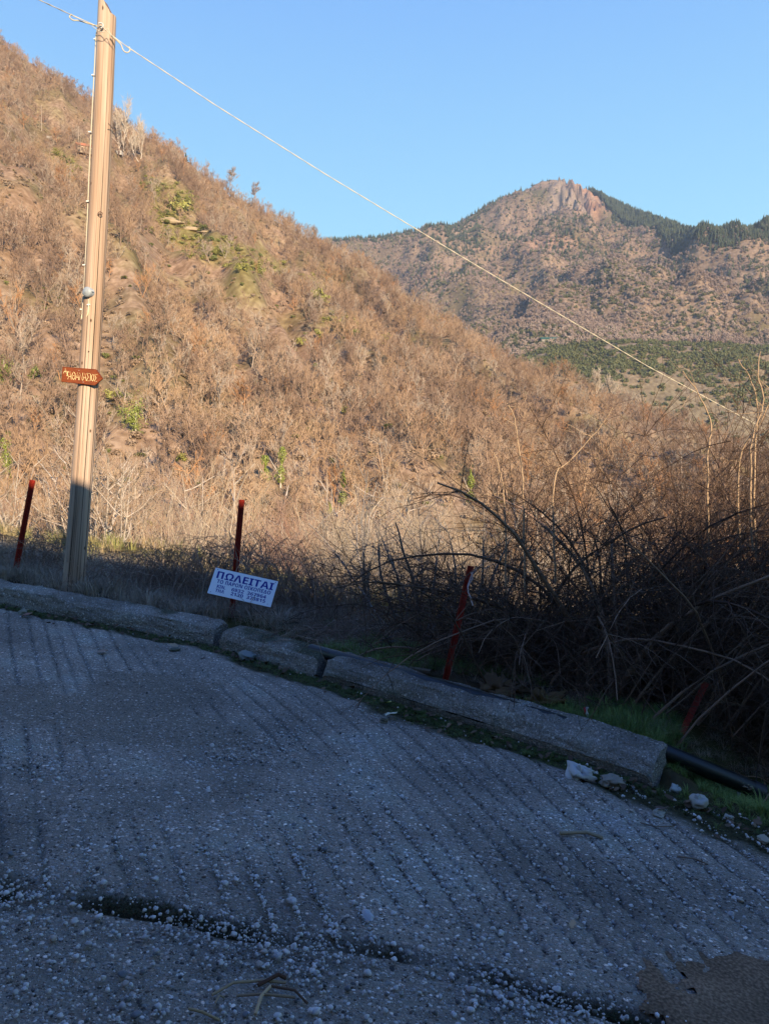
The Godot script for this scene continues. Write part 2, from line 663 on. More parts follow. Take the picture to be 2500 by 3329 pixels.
func land() -> void:
	sheet("verge", fan(300), steps(2.2, 64.0, 190, 0.9), M.soil, soil_paint)
	sheet("hillside", fan(260), steps(60.0, 560.0, 190), M.hill, hill_paint)
	sheet("mountain", fan(420), steps(540.0, 3200.0, 230), M.mountain, mountain_paint)
	# the ground behind the camera, out of sight: the lane's own slope carried on
	var pts := PackedVector3Array()
	var cl := PackedColorArray()
	for r in 30:
		for k in 60:
			var x := (k - 29.5) * 6.0
			var z := -2.0 + r * 6.0
			pts.append(Vector3(x, clampf(-0.108 * x, -6.0, 6.0) - 0.4 + z * 0.02, z))
			cl.append(Color(0.16, 0.13, 0.08))
	var s := Shape.new()
	s.grid(60, 30, pts, cl)
	var o := put("ground", s.mesh(M.soil))
	tag(o, "", "", "", "structure")

# the slab joint that crosses the lane in the foreground: distance from it in metres, positive nearer the camera
func joint(x: float, z: float) -> float:
	var jz := table(x, [[-4.0, -2.6], [-1.6, -2.77], [-1.33, -2.80], [-1.07, -2.81], [-0.66, -2.76], [-0.38, -2.69], [-0.11, -2.65], [0.05, -2.65], [0.36, -2.56], [0.65, -2.49], [0.79, -2.43], [1.2, -2.3], [3.0, -1.9]])
	return z - jz + noise_b.get_noise_2d(x * 14.0, 3.0) * 0.05

# 0..1 depth of the tamped grooves
func groove(x: float, z: float) -> float:
	var lean := lerpf(0.5, 0.17, clampf((x + 1.0) / 2.1, 0.0, 1.0))
	var w := x - (z + 3.8) * lean + noise_b.get_noise_2d(x * 2.0, z * 2.0) * 0.05 + noise_a.get_noise_2d(x * 9.0, z * 4.0) * 0.06
	w += noise_a.get_noise_1d(w * 60.0) * 0.06
	var c := fposmod(w / 0.145 + 0.5, 1.0) - 0.5
	return exp(-c * c * 190.0)

func patch(x: float, z: float) -> float:
	# smooth mortar patch at the upper left
	var e := pow((x + 1.75) / 0.95, 2) + pow((z + 4.95) / 0.85, 2) + noise_b.get_noise_2d(x * 7.0, z * 7.0) * 1.5
	return clampf((1.1 - e) * 2.0, 0.0, 1.0)

func clay(x: float, z: float) -> float:
	# brown clay patch at the lower right
	var e := pow((x - 1.65) / 0.85, 2) + pow((z + 2.15) / 0.74, 2) + noise_b.get_noise_2d(x * 9.0 + 50, z * 9.0) * 1.3 + noise_b.get_noise_2d(x * 40.0, z * 40.0) * 0.9
	return clampf((1.1 - e) * 4.0, 0.0, 1.0)

func moss(x: float, z: float) -> float:
	var st := kerb_st(x, z)
	var wide := table(st.x, [[8.0, 0.2], [11.0, 0.24], [13.0, 0.26], [14.6, 0.34], [16.8, 0.36], [18.0, 0.5], [21.0, 0.6]])
	var e := clampf((st.y + wide) / 0.12 + noise_b.get_noise_2d(x * 10.0, z * 10.0) * 1.5, 0.0, 1.0)
	return e

func road() -> void:
	var cols := 500
	var rows := 430
	var pts := PackedVector3Array()
	var cl := PackedColorArray()
	var keep := PackedByteArray()
	for r in rows:
		var z := -9.6 + r * 0.0205 if r < 390 else -1.6 + (r - 390) * 0.06
		for k in cols:
			var x := -5.6 + k * 0.0165
			if k < 40: x -= pow((40 - k) / 40.0, 2.0) * 3.0
			if k > 440: x += pow((k - 440) / 60.0, 2.0) * 1.4
			var st := kerb_st(x, z) if z < 0.0 else Vector2(0, -3)
			keep.append(1 if st.y < 0.05 else 0)
			var pa := patch(x, z)
			var j := joint(x, z)
			var g := groove(x, z) * (1.0 - pa) * clampf(-j / 0.3, 0.0, 1.0) * clampf(0.8 + noise_a.get_noise_2d(x * 9.0, z * 6.0) * 2.2, 0.05, 1.0)
			var fine := noise_b.get_noise_2d(x * 11.0, z * 11.0)
			var y := road_y(x, z) - g * 0.014 + fine * 0.010 + noise_a.get_noise_2d(x * 8.0, z * 8.0) * 0.02
			var crack := exp(-pow(j / (0.035 + 0.06 * clampf(noise_b.get_noise_2d(x * 5.0, 9.0) * 2.0 + 0.3, 0.0, 1.0)), 2.0)) * clampf(0.95 + noise_b.get_noise_2d(x * 8.0, 9.0) * 1.6, 0.0, 1.0)
			y -= crack * 0.045 + (0.012 if j > 0.0 else 0.0)
			var blotch := noise_a.get_noise_2d(x * 14.0 + 7.0, z * 14.0)
			var c := Color(0.90, 0.83, 0.74) * (1.0 + fine * 0.3 + blotch * 0.4)
			c = c.lerp(Color(0.55, 0.50, 0.42), pa * 0.7)
			if j > 0.02:
				c = c.lerp(Color(0.72, 0.68, 0.61), 0.5)
			c = c.lerp(Color(0.16, 0.14, 0.10), clampf(g * 0.62, 0, 1))
			c = c.lerp(Color(0.10, 0.09, 0.05), clampf(crack * 1.5, 0, 1))
			var mo := moss(x, z)
			c = c.lerp(Color(0.16, 0.16, 0.08), mo)
			y -= mo * 0.015
			pts.append(Vector3(x, y, z))
			cl.append(c)
	var s := Shape.new()
	s.grid(cols, rows, pts, cl, keep)
	var o := put("road", s.mesh(M.road))
	tag(o, "", "", "", "structure")
	# a patch of brown clay trodden over the slab
	pts = PackedVector3Array()
	cl = PackedColorArray()
	keep = PackedByteArray()
	for r in 110:
		for k in 150:
			var x := 0.5 + k * 0.014
			var z := -3.1 + r * 0.016
			var cy := clay(x, z)
			keep.append(1 if cy > 0.12 else 0)
			var fine := noise_b.get_noise_2d(x * 22.0, z * 22.0)
			pts.append(Vector3(x, road_y(x, z) - 0.004 + minf(cy, 0.5) * 0.028 + fine * 0.012, z))
			cl.append(Color(0.27, 0.185, 0.12) * (1.0 + fine * 0.5 + noise_a.get_noise_2d(x * 30.0, z * 8.0) * 0.3))
	s = Shape.new()
	s.grid(150, 110, pts, cl, keep)
	o = put("clay_patch", s.mesh(M.clay))
	tag(o, "", "", "", "structure")
	# the lane carries on past the frame on the near side
	pts = PackedVector3Array()
	cl = PackedColorArray()
	for r in 5:
		for k in 12:
			var x := -16.0 + k * 2.6
			var z := 0.75 + r * 0.6
			pts.append(Vector3(x, road_y(x, z) - 0.01, z))
			cl.append(Color(0.9, 0.9, 0.9))
	s = Shape.new()
	s.grid(12, 5, pts, cl)
	o = put("road", s.mesh(M.road))
	tag(o, "", "", "", "structure")

func surface_y(x: float, z: float) -> float:
	var st := kerb_st(x, z)
	return road_y(x, z) if st.y < 0.0 else verge_y(x, z)

# ------------------------------------------------------------------ kerb blocks
func kerb_block(path: Array, depth: float, high: float, batter: float, raise: float, sd: float, label: String) -> void:
	# path: plan points of the front foot; a rough cast block with a worn front edge
	var a := Vector3(path[0][0], 0, path[0][1])
	var mid := Vector3((path[0][0] + path[-1][0]) / 2, 0, (path[0][1] + path[-1][1]) / 2)
	mid.y = road_y(mid.x, mid.z)
	var o := base("concrete_kerb", mid, label, "kerb", "cracked concrete kerb blocks")
	# section: front foot, front face, worn edge, top, back
	var prof := []
	for k in 7: prof.append(Vector2(batter * k / 6.0, raise + (high - raise - 0.03) * k / 6.0))
	prof.append(Vector2(batter + 0.004, high - 0.012))
	prof.append(Vector2(batter + 0.018, high - 0.001))
	for k in 8: prof.append(Vector2(batter + 0.05 + (depth - 0.07) * k / 7.0, high + 0.012 * k / 7.0))
	prof.append(Vector2(batter + depth, high - 0.01))
	prof.append(Vector2(batter + depth + 0.01, raise - 0.12))
	prof.append(Vector2(0.02, raise - 0.10))
	prof.append(Vector2(0.0, raise))
	var total := 0.0
	var seg := []
	for k in path.size() - 1:
		seg.append(Vector2(path[k][0], path[k][1]).distance_to(Vector2(path[k + 1][0], path[k + 1][1])))
		total += seg[-1]
	var rows := int(total / 0.03)
	var s := Shape.new()
	var pts := PackedVector3Array()
	var cl := PackedColorArray()
	for r in rows + 1:
		var l := total * r / rows
		var k := 0
		while k < seg.size() - 1 and l > seg[k]:
			l -= seg[k]
			k += 1
		var p := Vector2(path[k][0], path[k][1])
		var d := (Vector2(path[k + 1][0], path[k + 1][1]) - p).normalized()
		p += d * l
		var back := Vector2(d.y, -d.x)
		var y0 := road_y(p.x, p.y)
		var end := minf(r, rows - r) * total / rows
		for q in prof.size():
			var pr: Vector2 = prof[q]
			var x := p.x + back.x * pr.x
			var z := p.y + back.y * pr.x
			var n := noise_b.get_noise_3d(x * 16.0 + sd, pr.y * 60.0, z * 16.0)
			var n2 := noise_a.get_noise_3d(x * 12.0 + sd, pr.y * 20.0, z * 12.0)
			var edge := exp(-pow((q - 7.5) / 1.6, 2.0)) 
			var out := n * 0.022 + n2 * 0.02 + noise_b.get_noise_3d(x * 60.0 + sd, pr.y * 120.0, z * 60.0) * 0.008 - edge * maxf(0.0, n2 + 0.12) * 0.10
			var chip := exp(-end / 0.025) * (0.5 + n) * 0.05
			var dir := Vector3(-back.x, 0.15, -back.y) if q < 8 else Vector3(0, 1, 0)
			pts.append(Vector3(x, y0 + pr.y, z) + dir * out - Vector3(0, 1, 0) * chip - mid)
			var c := Color(0.92, 0.86, 0.78) * (1.0 + n * 0.4)
			var streak := clampf(noise_b.get_noise_2d((x + z) * 5.0 + sd, pr.y * 3.0) * 2.0 + n * 0.8, 0.0, 1.0)
			c = c.lerp(Color(0.28, 0.27, 0.24), streak * (0.7 if q > 8 else 0.45))
			var green := clampf(noise_b.get_noise_2d(x * 7.0 + sd + 30.0, z * 7.0) * 3.0 - 0.45, 0.0, 0.8)
			if q > 6: c = c.lerp(Color(0.16, 0.19, 0.09), green)
			if q < 4: c = c.lerp(Color(0.30, 0.33, 0.20), clampf(n * 1.5 + 0.25, 0, 1) * (1.0 - q / 4.0))
			cl.append(c)
	s.grid(prof.size(), rows + 1, pts, cl)
	# outward normals for a closed section
	for e in [0, rows]:
		var f := s.v.size()
		var c0 := Vector3.ZERO
		for q in prof.size():
			c0 += pts[e * prof.size() + q]
		c0 /= prof.size()
		var dirn := Vector3(path[0][0] - path[-1][0], 0, path[0][1] - path[-1][1]).normalized() * (1.0 if e == 0 else -1.0)
		s.v.append(c0); s.n.append(dirn); s.c.append(Color(0.7, 0.7, 0.68)); s.t.append(Vector2.ZERO)
		for q in prof.size():
			s.v.append(pts[e * prof.size() + q]); s.n.append(dirn); s.c.append(Color(0.7, 0.7, 0.68)); s.t.append(Vector2.ZERO)
		for q in prof.size():
			var w := (q + 1) % prof.size()
			if e == 0: s.i.append_array([f, f + 1 + q, f + 1 + w])
			else: s.i.append_array([f, f + 1 + w, f + 1 + q])
	put("block", faceted(s, mid).mesh(M.kerb), o)

func faceted(s: Shape, _mid: Vector3) -> Shape:
	# every face its own normal, so that broken edges stay sharp
	var out := Shape.new()
	for k in range(0, s.i.size(), 3):
		var p0 := s.v[s.i[k]]
		var p1 := s.v[s.i[k + 1]]
		var p2 := s.v[s.i[k + 2]]
		var nn := (p2 - p0).cross(p1 - p0).normalized()
		var f := out.v.size()
		for e in 3:
			out.v.append(s.v[s.i[k + e]])
			out.n.append(nn)
			out.c.append(s.c[s.i[k + e]])
			out.t.append(s.t[s.i[k + e]])
			out.i.append(f + e)
	return out

func kerbs() -> void:
	kerb_block([[-9.5, -9.82], [-6.0, -8.75], [-2.62, -7.46], [-1.56, -7.09]], 0.24, 0.165, 0.03, -0.02, 1.0, "long grey concrete kerb block in front of the wooden pole")
	kerb_block([[-1.50, -7.04], [-0.57, -6.36]], 0.23, 0.155, 0.04, -0.02, 40.0, "short cracked middle kerb block mossy along its foot")
	kerb_block([[-0.50, -6.30], [0.73, -5.36], [1.6, -4.64]], 0.22, 0.165, 0.05, 0.04, 80.0, "long undercut kerb block ending beside the black pipe")

func house_behind() -> void:
	# the house across the lane whose shadow covers everything near
	var o := base("house", Vector3(4.0, 0.0, 4.0), "pale plastered house behind the viewer across the lane", "house")
	var turn := Node3D.new()
	o.rotation.y = deg_to_rad(HOUSE_TURN)
	turn.queue_free()
	var s := Shape.new()
	var wall := Color(0.55, 0.52, 0.46)
	s.box(Vector3(0, 1.0, 5.0), Vector3(15, 0, 0), Vector3(0, 3.9, 0), Vector3(0, 0, 4.6), wall)
	put("wall", s.mesh(M.plaster), o)
	s = Shape.new()
	var tile := Color(0.32, 0.13, 0.07)
	var e := HOUSE_EAVE
	s.quad(Vector3(-15.6, e, -0.2), Vector3(15.6, e, -0.2), Vector3(15.6, e + 1.5, 5.0), Vector3(-15.6, e + 1.5, 5.0), tile)
	s.quad(Vector3(-15.6, e, 10.2), Vector3(15.6, e, 10.2), Vector3(15.6, e + 1.5, 5.0), Vector3(-15.6, e + 1.5, 5.0), tile)
	s.quad(Vector3(-15.6, e - 0.12, -0.2), Vector3(15.6, e - 0.12, -0.2), Vector3(15.6, e, -0.2), Vector3(-15.6, e, -0.2), tile)
	s.quad(Vector3(-15.6, e - 0.12, -0.2), Vector3(15.6, e - 0.12, -0.2), Vector3(15.6, e - 0.12, 10.2), Vector3(-15.6, e - 0.12, 10.2), tile)
	for q in [-1.0, 1.0]:
		var x: float = 15.0 * q
		s.tri(Vector3(x, e - 0.1, -0.1), Vector3(x, e - 0.1, 10.1), Vector3(x, e + 1.45, 5.0), Vector3(q, 0, 0), wall)
	put("roof", s.mesh(M.plain), o)
	for k in 6:
		s = Shape.new()
		s.box(Vector3(-11.0 + k * 4.4, 2.4, 0.36), Vector3(0.5, 0, 0), Vector3(0, 0.65, 0), Vector3(0, 0, 0.05), Color(0.2, 0.12, 0.07))
		put("shutter", s.mesh(M.plain), o)
const HOUSE_TURN := -28.0
const HOUSE_EAVE := 5.57

# ------------------------------------------------------------------ pole, cables and what hangs on it
func pole() -> void:
	var foot := Vector3(pole_at(236, 1895, 7.78))
	foot.y = verge_y(foot.x, foot.z) - 0.1
	var top := pole_at(350, 24, 7.80)
	var axis := (top - foot)
	var o := base("utility_pole", foot, "weathered wooden utility pole leaning behind the kerb", "pole")
	var s := Shape.new()
	var rows := 70
	var cols := 33
	var ax := axis.normalized()
	var a := ax.cross(Vector3(0, 0, 1)).normalized() * -1.0
	a = Vector3(1, 0, 0) - ax * ax.x
	a = a.normalized()
	var b := a.cross(ax).normalized()
	var f := 0
	for r in rows + 1:
		var q := float(r) / rows
		var rad := lerpf(0.110, 0.091, q) + 0.012 * exp(-q * 30.0)
		for k in cols:
			var an := TAU * k / (cols - 1)
			var o1 := a * cos(an) + b * sin(an)
			var n := noise_b.get_noise_3d(cos(an) * 30.0, q * 6.0, sin(an) * 30.0)
			# the trunk it was cut from had a slight bow
			var p := axis * q + Vector3(0.037, 0, 0) * 4.0 * q * (1.0 - q) + o1 * (rad + n * 0.0018)
			if r == rows:
				# sawn to a slanting tip, highest towards the left
				p += ax * (0.055 - 0.14 * maxf(0.0, cos(an) + 0.35) + 0.035 * n)
			s.v.append(p); s.n.append(o1); s.c.append(Color.WHITE); s.t.append(Vector2(float(k) / (cols - 1), q))
	for r in rows:
		for k in cols - 1:
			var q0 := r * cols + k
			s.i.append_array([q0, q0 + cols, q0 + 1, q0 + 1, q0 + cols, q0 + cols + 1])
	f = s.v.size()
	s.v.append(axis + ax * 0.03); s.n.append(ax); s.c.append(Color(0.8, 0.8, 0.8)); s.t.append(Vector2(0.5, 0.5))
	for k in cols:
		var q0 := rows * cols + k
		s.v.append(s.v[q0]); s.n.append(ax); s.c.append(Color(0.8, 0.8, 0.8)); s.t.append(s.t[q0])
	for k in cols - 1:
		s.i.append_array([f, f + 2 + k, f + 1 + k])
	put("shaft", s.mesh(M.wood), o)
	# rusty iron eye driven into the front
	var eye := pole_at(329, 697, 7.715) - foot
	s = Shape.new()
	var ring := PackedVector3Array()
	var rr := PackedFloat32Array()
	for k in 15:
		var an := TAU * k / 14.0
		ring.append(eye + Vector3(cos(an) * 0.022 + 0.004, sin(an) * 0.016, 0.03))
		rr.append(0.0045)
	s.tube(ring, rr, 6, lin("5a4030"))
	s.tube(PackedVector3Array([eye + Vector3(-0.018, -0.002, 0.03), eye + Vector3(-0.02, -0.02, -0.02), eye + Vector3(-0.02, -0.05, -0.05)]), PackedFloat32Array([0.0045, 0.0045, 0.0045]), 6, lin("5a4030"))
	put("iron_eye", s.mesh(M.metal), o)
	# galvanised hook near the top
	s = Shape.new()
	var hk := pole_at(333, 92, 7.73) - foot
	var pts := PackedVector3Array()
	rr = PackedFloat32Array()
	for k in 11:
		var an := -1.4 + 3.6 * k / 10.0
		pts.append(hk + Vector3(cos(an) * 0.03, sin(an) * 0.025, 0.05))
		rr.append(0.007)
	s.tube(pts, rr, 6, Color(0.45, 0.46, 0.46))
	s.tube(PackedVector3Array([hk + Vector3(0.0, -0.02, 0.05), hk + Vector3(0.01, -0.03, -0.06)]), PackedFloat32Array([0.008, 0.008]), 6, Color(0.45, 0.46, 0.46))
	put("hook", s.mesh(M.metal), o)
	# small nail stubs
	for p in [[246.0, 1268.0], [362.0, 410.0], [297.0, 1145.0]]:
		s = Shape.new()
		var q: Vector3 = pole_at(p[0], p[1], 7.72) - foot
		s.tube(PackedVector3Array([q + Vector3(0, 0, -0.06), q + Vector3(-0.01, 0.004, 0.05)]), PackedFloat32Array([0.004, 0.004]), 5, lin("6a5a4c"))
		put("nail", s.mesh(M.metal), o)

	# overhead cable: two spans meeting at the hook
	var white := lin("b9b09b")
	var cb := base("overhead_cable", pole_at(335, 96, 7.82), "pale overhead cable strung from the pole top across the sky", "cable")
	var zero: Vector3 = cb.position
	var spans := [[[-420.0, -270.0, 5.6], [-150.0, -132.0, 6.4], [130.0, 0.0, 7.2], [228.0, 46.0, 7.6], [318.0, 86.0, 7.70]], [[360.0, 112.0, 7.70], [410.0, 149.0, 7.75], [700.0, 341.0, 8.1], [1053.0, 563.0, 8.5], [1505.0, 837.0, 9.0], [2107.0, 1192.0, 9.6], [2500.0, 1403.0, 10.0], [3100.0, 1700.0, 10.8]]]
	for sp in spans:
		s = Shape.new()
		for strand in 2:
			var pp := PackedVector3Array()
			var cv := Curve3D.new()
			for q in sp:
				cv.add_point(pole_at(q[0], q[1], q[2]) - zero)
			var l := cv.get_baked_length()
			var m := int(l / 0.05)
			rr = PackedFloat32Array()
			for k in m + 1:
				var w := TAU * k * 0.05 / 0.35 + PI * strand
				pp.append(cv.sample_baked(l * k / m) + Vector3(cos(w), sin(w), 0) * 0.0022)
				rr.append(0.0034)
			s.tube(pp, rr, 6, white)
		put("span", s.mesh(M.cable), cb)
	# dead-end loops of the spans
	var loops := [[[318, 86, 7.72], [262, 68, 7.66], [240, 66, 7.62], [228, 57, 7.60], [230, 50, 7.60], [236, 47, 7.60]], [[360, 114, 7.70], [392, 142, 7.73], [400, 160, 7.74], [408, 169, 7.74], [418, 170, 7.76], [424, 162, 7.77], [421, 152, 7.77]]]
	for lp in loops:
		s = Shape.new()
		var cv := smooth_curve(lp, zero, 1.072)
		s.tube(cv[0], cv[1], 6, white)
		put("tail_loop", s.mesh(M.cable), cb)
	# strain wires round the hook
	for wv in [[[300, 84, 7.66], [322, 100, 7.63], [338, 104, 7.62], [352, 92, 7.62], [364, 116, 7.64], [392, 137, 7.70]], [[302, 82, 7.66], [330, 84, 7.62], [346, 98, 7.61], [368, 118, 7.64]]]:
		s = Shape.new()
		var cv := smooth_curve(wv, zero, 1.072)
		var r2: PackedFloat32Array = cv[1]
		for k in r2.size(): r2[k] = 0.0035
		s.tube(cv[0], r2, 5, lin("b9b6a4"))
		put("strain_wire", s.mesh(M.cable), cb)

	# the drop cable down the pole's left side with its clips
	var dc := base("drop_cable", pole_at(320, 100, 7.80), "white cable clipped down the left side of the wooden pole", "cable")
	zero = dc.position
	s = Shape.new()
	var cv2 := smooth_curve([[326, 66, 7.76], [318, 95, 7.78], [313, 125, 7.80], [309, 210, 7.82], [304, 300, 7.83], [298, 420, 7.84], [291, 560, 7.84], [286, 690, 7.83], [281, 800, 7.83], [276, 900, 7.82], [272, 960, 7.81], [269, 1010, 7.80], [270, 1026, 7.79], [275, 1029, 7.75], [283, 1020, 7.71], [288, 1000, 7.695], [289, 972, 7.685]], zero, 1.072)
	s.tube(cv2[0], cv2[1], 6, white)
	put("sheath", s.mesh(M.cable), dc)
	s = Shape.new()
	cv2 = smooth_curve([[272, 1010, 7.80], [267, 1030, 7.79], [271, 1040, 7.77], [281, 1032, 7.71], [288, 1014, 7.69], [290, 985, 7.68]], zero, 1.072)
	s.tube(cv2[0], cv2[1], 6, lin("d8c9a8"))
	put("tail_loop", s.mesh(M.cable), dc)
	for q in [[312, 128], [305, 245], [294, 430], [287, 655], [275, 862], [267, 1006], [290, 991]]:
		s = Shape.new()
		var dd := 7.82 if q[0] != 290 else 7.69
		var p := pole_at(q[0], q[1], dd) - zero
		s.box(p, Vector3(0.014, 0, 0), Vector3(0, 0.006, 0), Vector3(0, 0, 0.014), lin("d5d2cb"))
		put("clip", s.mesh(M.plastic), dc)

	# round junction box
	var jb := base("junction_box", pole_at(287, 950, 7.685), "round pale grey junction box fixed to the wooden pole", "junction box")
	jb.rotation = Vector3(0, -0.35, 0)
	s = Shape.new()
	var prof := [[0.052, -0.04], [0.054, 0.0], [0.054, 0.012], [0.050, 0.022], [0.044, 0.026], [0.040, 0.026], [0.038, 0.031], [0.026, 0.034], [0.020, 0.034], [0.018, 0.038], [0.0, 0.040]]
	var pr2 := PackedVector3Array()
	var rr2 := PackedFloat32Array()
	for q in prof:
		pr2.append(Vector3(0, 0, q[1]))
		rr2.append(q[0])
	lathe_z(s, prof, 28, lin("8f979b"))
	put("body", s.mesh(M.plastic), jb)
	for q in [[-0.05, 0.0], [0.056, 0.008]]:
		s = Shape.new()
		s.box(Vector3(q[0], q[1], 0.0), Vector3(0.012, 0, 0), Vector3(0, 0.008, 0), Vector3(0, 0, 0.012), lin("a9b0b4"))
		put("gland", s.mesh(M.plastic), jb)

	# arrow sign
	var ar := base("arrow_sign", pole_at(268, 1223, 7.672), "brown wooden arrow sign with yellow lettering nailed to the pole", "sign")
	var rot := deg_to_rad(-4.6)
	ar.rotation = Vector3(0, 0.05, rot)
	var outline := PackedVector2Array([Vector2(-0.198, 0.079), Vector2(-0.203, -0.076), Vector2(0.133, -0.085), Vector2(0.142, -0.083), Vector2(0.212, -0.012), Vector2(0.212, 0.0), Vector2(0.146, 0.079), Vector2(0.138, 0.083)])
	s = prism(outline, 0.022, lin("8a4416"))
	var plate := put("board", s.mesh(M.board), ar)
	# painted dark edge line along the rim
	s = Shape.new()
	for k in outline.size():
		var p0 := outline[k] * 0.97
		var p1 := outline[(k + 1) % outline.size()] * 0.97
		var z3 := 0.0113
		s.tube(PackedVector3Array([Vector3(p0.x, p0.y, z3), Vector3(p1.x, p1.y, z3)]), PackedFloat32Array([0.0022, 0.0022]), 4, lin("6b3412"))
	put("edge_line", s.mesh(M.paint), ar)
	var cream := lin("efe3a6")
	var glyph := {
		"A": [[[0, 0], [0.5, 1], [1, 0]], [[0.2, 0.36], [0.8, 0.36]]],
		"O": [[[0.5, 0], [0.12, 0.2], [0, 0.5], [0.12, 0.8], [0.5, 1], [0.88, 0.8], [1, 0.5], [0.88, 0.2], [0.5, 0]]],
		"T": [[[0.5, 0], [0.12, 0.2], [0, 0.5], [0.12, 0.8], [0.5, 1], [0.88, 0.8], [1, 0.5], [0.88, 0.2], [0.5, 0]], [[0.28, 0.5], [0.72, 0.5]]],
		"N": [[[0, 0], [0, 1], [1, 0], [1, 1]]],
		"S": [[[1, 1], [0, 1], [0.55, 0.5], [0, 0], [1, 0]]],
		"I": [[[0.5, 0], [0.5, 1]]],
		"g": [[[0, 1], [0.35, 0.9], [0.55, 0.3], [0.5, 0.0], [0.3, 0.0], [0.35, 0.3], [0.9, 1]]],
	}
	var words := [["A", -0.185, 0.012, 0.030, 0.052], ["g", -0.155, -0.012, 0.022, 0.050], ["A", -0.138, -0.044, 0.036, 0.080], ["T", -0.098, -0.044, 0.034, 0.080], ["A", -0.062, -0.044, 0.036, 0.078], ["N", -0.022, -0.044, 0.032, 0.078], ["A", 0.014, -0.044, 0.036, 0.078], ["S", 0.052, -0.043, 0.030, 0.076], ["I", 0.078, -0.042, 0.024, 0.074], ["O", 0.100, -0.042, 0.026, 0.072], ["S", 0.132, -0.042, 0.028, 0.070]]
	for q in words:
		s = Shape.new()
		for line in glyph[q[0]]:
			var pp := PackedVector3Array()
			var r3 := PackedFloat32Array()
			for pt in line:
				pp.append(Vector3(q[1] + pt[0] * q[3], q[2] + pt[1] * q[4], 0.0115))
				r3.append(0.0021)
			s.tube(pp, r3, 6, cream)
		for k in s.v.size():
			s.v[k].z = 0.0112 + (s.v[k].z - 0.0115) * 0.35 + 0.0009
		put("letter", s.mesh(M.paint), plate)
	for q in [[-0.03, 0.055], [0.02, -0.06]]:
		s = Shape.new()
		s.tube(PackedVector3Array([Vector3(q[0], q[1], -0.1), Vector3(q[0], q[1], 0.014)]), PackedFloat32Array([0.004, 0.004]), 6, Color(0.3, 0.28, 0.26))
		s.cap(Vector3(q[0], q[1], 0.014), Vector3(0, 0, 1), 0.004, 6, Color(0.3, 0.28, 0.26))
		put("nail", s.mesh(M.metal), ar)

# the pole stands just behind the kerb
func pole_at(u: float, v: float, depth: float) -> Vector3:
	return at(u, v, depth * 1.072)

func smooth_curve(pix: Array, zero: Vector3, k_depth := 1.0) -> Array:
	var src := []
	for q in pix: src.append(at(q[0], q[1], q[2] * k_depth) - zero)
	var pp := PackedVector3Array()
	var rr := PackedFloat32Array()
	for k in src.size() - 1:
		var p0: Vector3 = src[maxi(k - 1, 0)]
		var p1: Vector3 = src[k]
		var p2: Vector3 = src[k + 1]
		var p3: Vector3 = src[mini(k + 2, src.size() - 1)]
		for j in 5:
			pp.append(p1.cubic_interpolate(p2, p0, p3, j / 5.0))
			rr.append(0.0062)
	pp.append(src[-1])
	rr.append(0.0062)
	return [pp, rr]

func lathe_z(s: Shape, prof: Array, sides: int, col: Color) -> void:
	var f := s.v.size()
	for k in prof.size():
		var p := Vector2(prof[k][0], prof[k][1])
		var q0 := Vector2(prof[maxi(k - 1, 0)][0], prof[maxi(k - 1, 0)][1])
		var q1 := Vector2(prof[mini(k + 1, prof.size() - 1)][0], prof[mini(k + 1, prof.size() - 1)][1])
		var d := (q1 - q0).normalized()
		for e in sides:
			var an := TAU * e / sides
			s.v.append(Vector3(cos(an) * p.x, sin(an) * p.x, p.y))
			s.n.append(Vector3(cos(an) * d.y, sin(an) * d.y, -d.x))
			s.c.append(col)
			s.t.append(Vector2(float(e) / sides, p.y))
	for k in prof.size() - 1:
		for e in sides:
			var w := (e + 1) % sides
			var q0 := f + k * sides + e
			var q1 := f + k * sides + w
			s.i.append_array([q0, q0 + sides, q1, q1, q0 + sides, q1 + sides])

func prism(outline: PackedVector2Array, thick: float, col: Color) -> Shape:
	var s := Shape.new()
	var tri := Geometry2D.triangulate_polygon(outline)
	for side in [1.0, -1.0]:
		var q: float = side
		var f := s.v.size()
		for p in outline:
			s.v.append(Vector3(p.x, p.y, thick / 2 * q)); s.n.append(Vector3(0, 0, q)); s.c.append(col); s.t.append(p)
		for k in range(0, tri.size(), 3):
			if q > 0: s.i.append_array([f + tri[k], f + tri[k + 1], f + tri[k + 2]])
			else: s.i.append_array([f + tri[k], f + tri[k + 2], f + tri[k + 1]])
	for k in outline.size():
		var p0 := outline[k]
		var p1 := outline[(k + 1) % outline.size()]
		var nn := Vector3(p1.y - p0.y, p0.x - p1.x, 0).normalized()
		if nn.x * (p0.x + p1.x) + nn.y * (p0.y + p1.y) < 0: nn = -nn
		var f := s.v.size()
		for p in [p0, p1]:
			s.v.append(Vector3(p.x, p.y, thick / 2)); s.v.append(Vector3(p.x, p.y, -thick / 2))
			s.n.append_array([nn, nn]); s.c.append_array([col, col]); s.t.append_array([p, p])
		s.i.append_array([f, f + 2, f + 1, f + 1, f + 2, f + 3])
	return s

